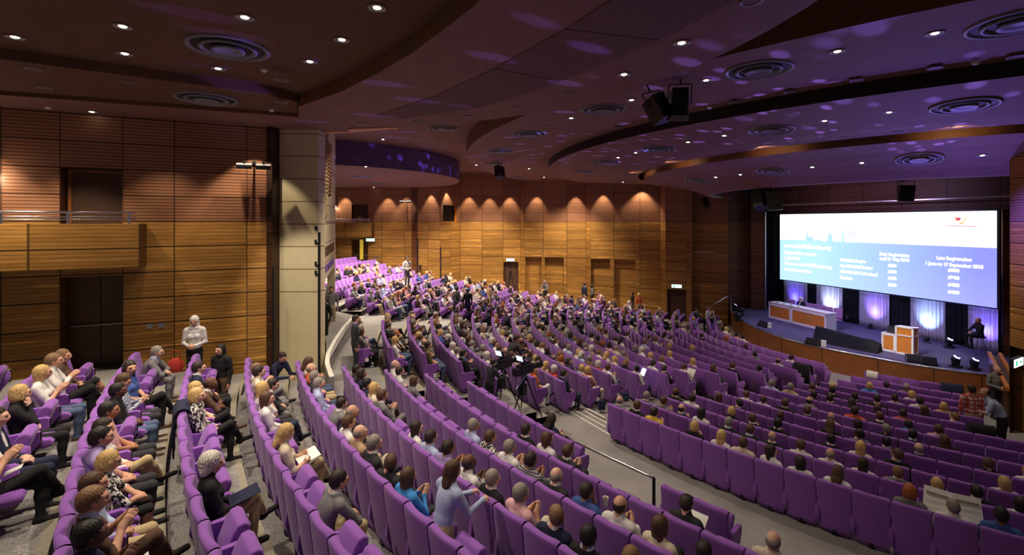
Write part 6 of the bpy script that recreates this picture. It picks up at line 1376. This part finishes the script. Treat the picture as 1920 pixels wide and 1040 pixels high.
tvcam(floor_at(944, 764, ROWZ[('m', -2)]), math.radians(-40), 'left black television camera on a tripod at the cross aisle'); tvcam(floor_at(984, 778, ROWZ[('m', -2)]), math.radians(-42), 'right black television camera on a tripod at the cross aisle')
for px, py, zf_, sc_, lb in ((788, 519, ROWZ[('d', 3)], 1.0, 'black camera tripod against the far corner wall'), (957, 536, 1.35, 1.15, 'black camera tripod before the middle door of the far wall')):
    p = floor_at(px, py, zf_); 
    if px == 957: p = Vector(((957-960)/900*34.3, 34.3, zf_))
    else: p = Vector(((788-960)/900*33.6, 33.6, zf_))
    r = root('camera_tripod', p, 0, lb, 'tripod'); tripod(r, 1.35*sc_, .45, .3); MB().box((0, 0, 1.35*sc_+.16), (.14, .26, .17)).box((0, .18, 1.35*sc_+.16), (.09, .14, .09)).build('camera_body', 'black_plastic', r, bevel=.01)
# ---------------------------------------------------------------- bags, coats, papers
def bag(px, py, z, label, mat, kind='backpack', rz=0, sc=1.0):
    p = floor_at(px, py, z); r = root(kind, p, rz, label, 'bag'); c = CLOTH[mat]
    if kind == 'tote_bag':
        MB().box((0, 0, .17), (.38, .10, .34), tap=1.06).build('bag_body', c, r, bevel=.01); MB().tube([(-.09, -.05, .33), (-.08, -.05, .50), (.08, -.05, .50), (.09, -.05, .33)], .010).build('bag_handle', CLOTH['navy'], r)
    else:
        MB().box((0, 0, .20*sc), (.32*sc, .20*sc, .40*sc), tap=.84).build('bag_body', c, r, bevel=.05); MB().box((0, -.11*sc, .14*sc), (.24*sc, .06*sc, .20*sc)).build('bag_pocket', c, r, bevel=.02); MB().tube([(-.04, 0, .40*sc), (0, 0, .46*sc), (.04, 0, .40*sc)], .012).build('bag_handle', c, r)
bag(822, 706, ROWZ[('m', -3)], 'navy backpack on the floor at the end of a centre block row', 'navy'); bag(757, 700, ROWZ[('m', -4)], 'white tote bag with dark handles on the aisle floor', 'white', 'tote_bag', -.4)
bag(690, 686, ROWZ[('m', -6)], 'navy bag lying before the first rear seat of the centre block', 'navy', sc=.7); bag(714, 683, ROWZ[('m', -6)], 'small brown bag beside the navy bag in the left aisle', 'brown', sc=.55); bag(1007, 752, ROWZ[('m', -1)], 'dark blue bag under the end seat behind the television cameras', 'navy', sc=.7)
bag(1128, 768, zc+.02, 'dark blue bag beside the row end under the striped top', 'navy', sc=.75); bag(1172, 752, zc+.02, 'dark blue satchel beside the row end under the red top', 'darkjeans', sc=.75)
def seat_near(px, py, occ=None):
    c = [s for s in SEATS if s['P'].y < 25 and (occ is None or bool(s['occ']) == occ)]; return min(c, key=lambda s: math.hypot(s['x']-px, s['y']-py))
def over_back(s, label, mat, name='coat', w=.5, drop=.55, cat='coat', frontdrop=.35):
    prof = [(-.035, SEAT_H-drop), (-.05, SEAT_H-drop*.5), (-.035, SEAT_H-.03), (.01, SEAT_H+.035), (.08, SEAT_H+.055), (.15, SEAT_H+.02), (.20, SEAT_H-.10), (.22, SEAT_H-frontdrop)]
    n = 9; mb = MB(); vs = []
    R_ = random.Random(int(s['x']))
    for i in range(n):
        u = -1+2*i/(n-1); f = R_.uniform(-.012, .012)
        for j, (y, z) in enumerate(prof): vs.append((u*w/2*(1+.08*(j in (0, 7))), y+f, z+(R_.uniform(-.05, .02) if j in (0, 7) else .0)))
    m = len(prof); fs = [(i*m+j, (i+1)*m+j, (i+1)*m+j+1, i*m+j+1) for i in range(n-1) for j in range(m-1)]; mb.add(vs, fs)
    o = mb.build(name, CLOTH.get(mat) or MATS[mat], smooth=True); md = o.modifiers.new('thickness', 'SOLIDIFY'); md.thickness = .02; md.offset = 1
    o.location = (s['P'].x, s['P'].y, s['z']); o.rotation_euler = (0, 0, math.radians(s['phi']-90)); tag(o, label, cat); return o
s = seat_near(1500, 690); over_back(s, 'black coat draped over the end seat of a centre block row near the stage', 'black', w=.62, drop=.75, frontdrop=.5)
s = seat_near(1790, 731); over_back(s, 'dark navy coat spread over a seat back in the front right row', 'navy', w=.56, drop=.4); s2 = seat_near(1772, 726)
s = seat_near(1640, 700); over_back(s, 'white cloth cover hung on a front row seat back', 'white', 'seat_cover', w=.34, drop=.22, cat='cloth', frontdrop=.15)
s = seat_near(362, 775); over_back(s, 'navy jacket hanging over a seat in the third near left row', 'navy', w=.5, drop=.62); 
s = seat_near(1854, 800, False); over_back(s, 'black coat laid over a seat near the right hand aisle', 'black', w=.55, drop=.35)
def paper(px, py, Y, w, h, label, tilt=.6, rz=-.8, mat='paper', name='paper_sheet', cat='paper'):
    o = MB().box((0, 0, 0), (w, h, .004)).build(name, mat if isinstance(mat, str) else mat); o.location = at(px, py, Y); o.rotation_euler = (tilt, 0, rz); return tag(o, label, cat)
ns = seat_near(1794, 978)
pA = seat_head(ns) if 'seat_head' in globals() else None
f2 = Vector((math.cos(math.radians(ns['phi'])), math.sin(math.radians(ns['phi'])), 0)); nr = root('newspaper', (ns['P'].x+f2.x*.60, ns['P'].y+f2.y*.60, ns['z']+.98), math.radians(ns['phi']-90), 'open newspaper held by a dark-haired person in the lower right', 'newspaper')
for sg in (-1, 1): pg = MB().box((sg*.19, 0, 0), (.37, .004, .40), rot=(-.5, 0, sg*.14)).build('newspaper_page', 'paper', nr); MB().box((sg*.19, -.006, .10), (.30, .003, .05), rot=(-.5, 0, sg*.14)).build('printed_heading', 'nosing', pg)
def held(px, py, label, w=.21, h=.29, z=.82, f=.60, tilt=-.9, mat='paper', name='paper_sheet', cat='paper', occ=True):
    c = [s for s in SEATS if s['occ']]; s = min(c, key=lambda s: math.hypot(s['hx']-px, s['hy']-py)); g = Vector((math.cos(math.radians(s['phi'])), math.sin(math.radians(s['phi'])), 0))
    o = MB().box((0, 0, 0), (w, .006, h)).build(name, mat); o.location = (s['P'].x+g.x*f, s['P'].y+g.y*f, s['z']+z); o.rotation_euler = (tilt, 0, math.radians(s['phi']-90)); tag(o, label, cat)
held(1278, 911, 'white paper held by the person in the short front row', .30, .26, .80, .50); held(516, 818, 'white papers on the lap of a blonde person in the fourth left row', .36, .30, .72, .55, -1.3); held(184, 983, 'white folded leaflet held by a bald person in navy at lower left', .2, .16, .74, .56, -1.0)
held(1204, 704, 'bright tablet computer held up in the centre block row end', .19, .25, .93, .56, -.5, 'monitor_glow', 'tablet', 'tablet'); held(1288, 693, 'large white sheet held at the end of a centre block row', .34, .28, .86, .56, -.6); held(192, 648, 'small dark phone in the hands of a person in a checked shirt', .075, .14, .86, .66, -.8, 'black_plastic', 'phone', 'phone')
held(12, 890, 'pale green card on the lap of the person at the left edge', .12, .15, .68, .5, -1.2); held(370, 852, 'dark blue folder on the lap of a white-haired person', .26, .32, .70, .58, -1.35, 'hair_black' if 0 else 'cloth_navy', 'folder', 'folder')
c_ = [s for s in SEATS if s['occ']]; s = min(c_, key=lambda s: math.hypot(s['hx']-1115, s['hy']-938)); g = Vector((math.cos(math.radians(s['phi'])), math.sin(math.radians(s['phi'])), 0)); cu_ = root('paper_cup', (s['P'].x+g.x*.6+.05, s['P'].y+g.y*.6, s['z']+.78), 0, 'white paper coffee cup held by a person in a black jacket', 'cup')
MB().lathe([(.0, 0), (.028, 0), (.040, .11), (.043, .115), (.037, .11)], 16).build('cup_body', 'paper', cu_, smooth=True); MB().lathe([(0, .095), (.037, .095)], 16).build('coffee', 'fascia_brown', cu_)
# red handbag of the person in the headscarf
sc_p = next(o for o in bpy.data.objects if o.get('label', '').startswith('standing person in white headscarf')); l = sc_p.matrix_world.translation; hb = root('handbag', (l.x-.34, l.y-.14, l.z+.42), .3, 'red handbag hanging beside the person in the white headscarf', 'bag')
MB().ell((0, 0, .16), (.17, .07, .17)).build('bag_body', CLOTH['red'], hb, smooth=True); MB().tube([(-.10, 0, .26), (-.07, 0, .50), (.07, 0, .50), (.10, 0, .26)], .010).build('bag_handle', CLOTH['red'], hb, smooth=True)
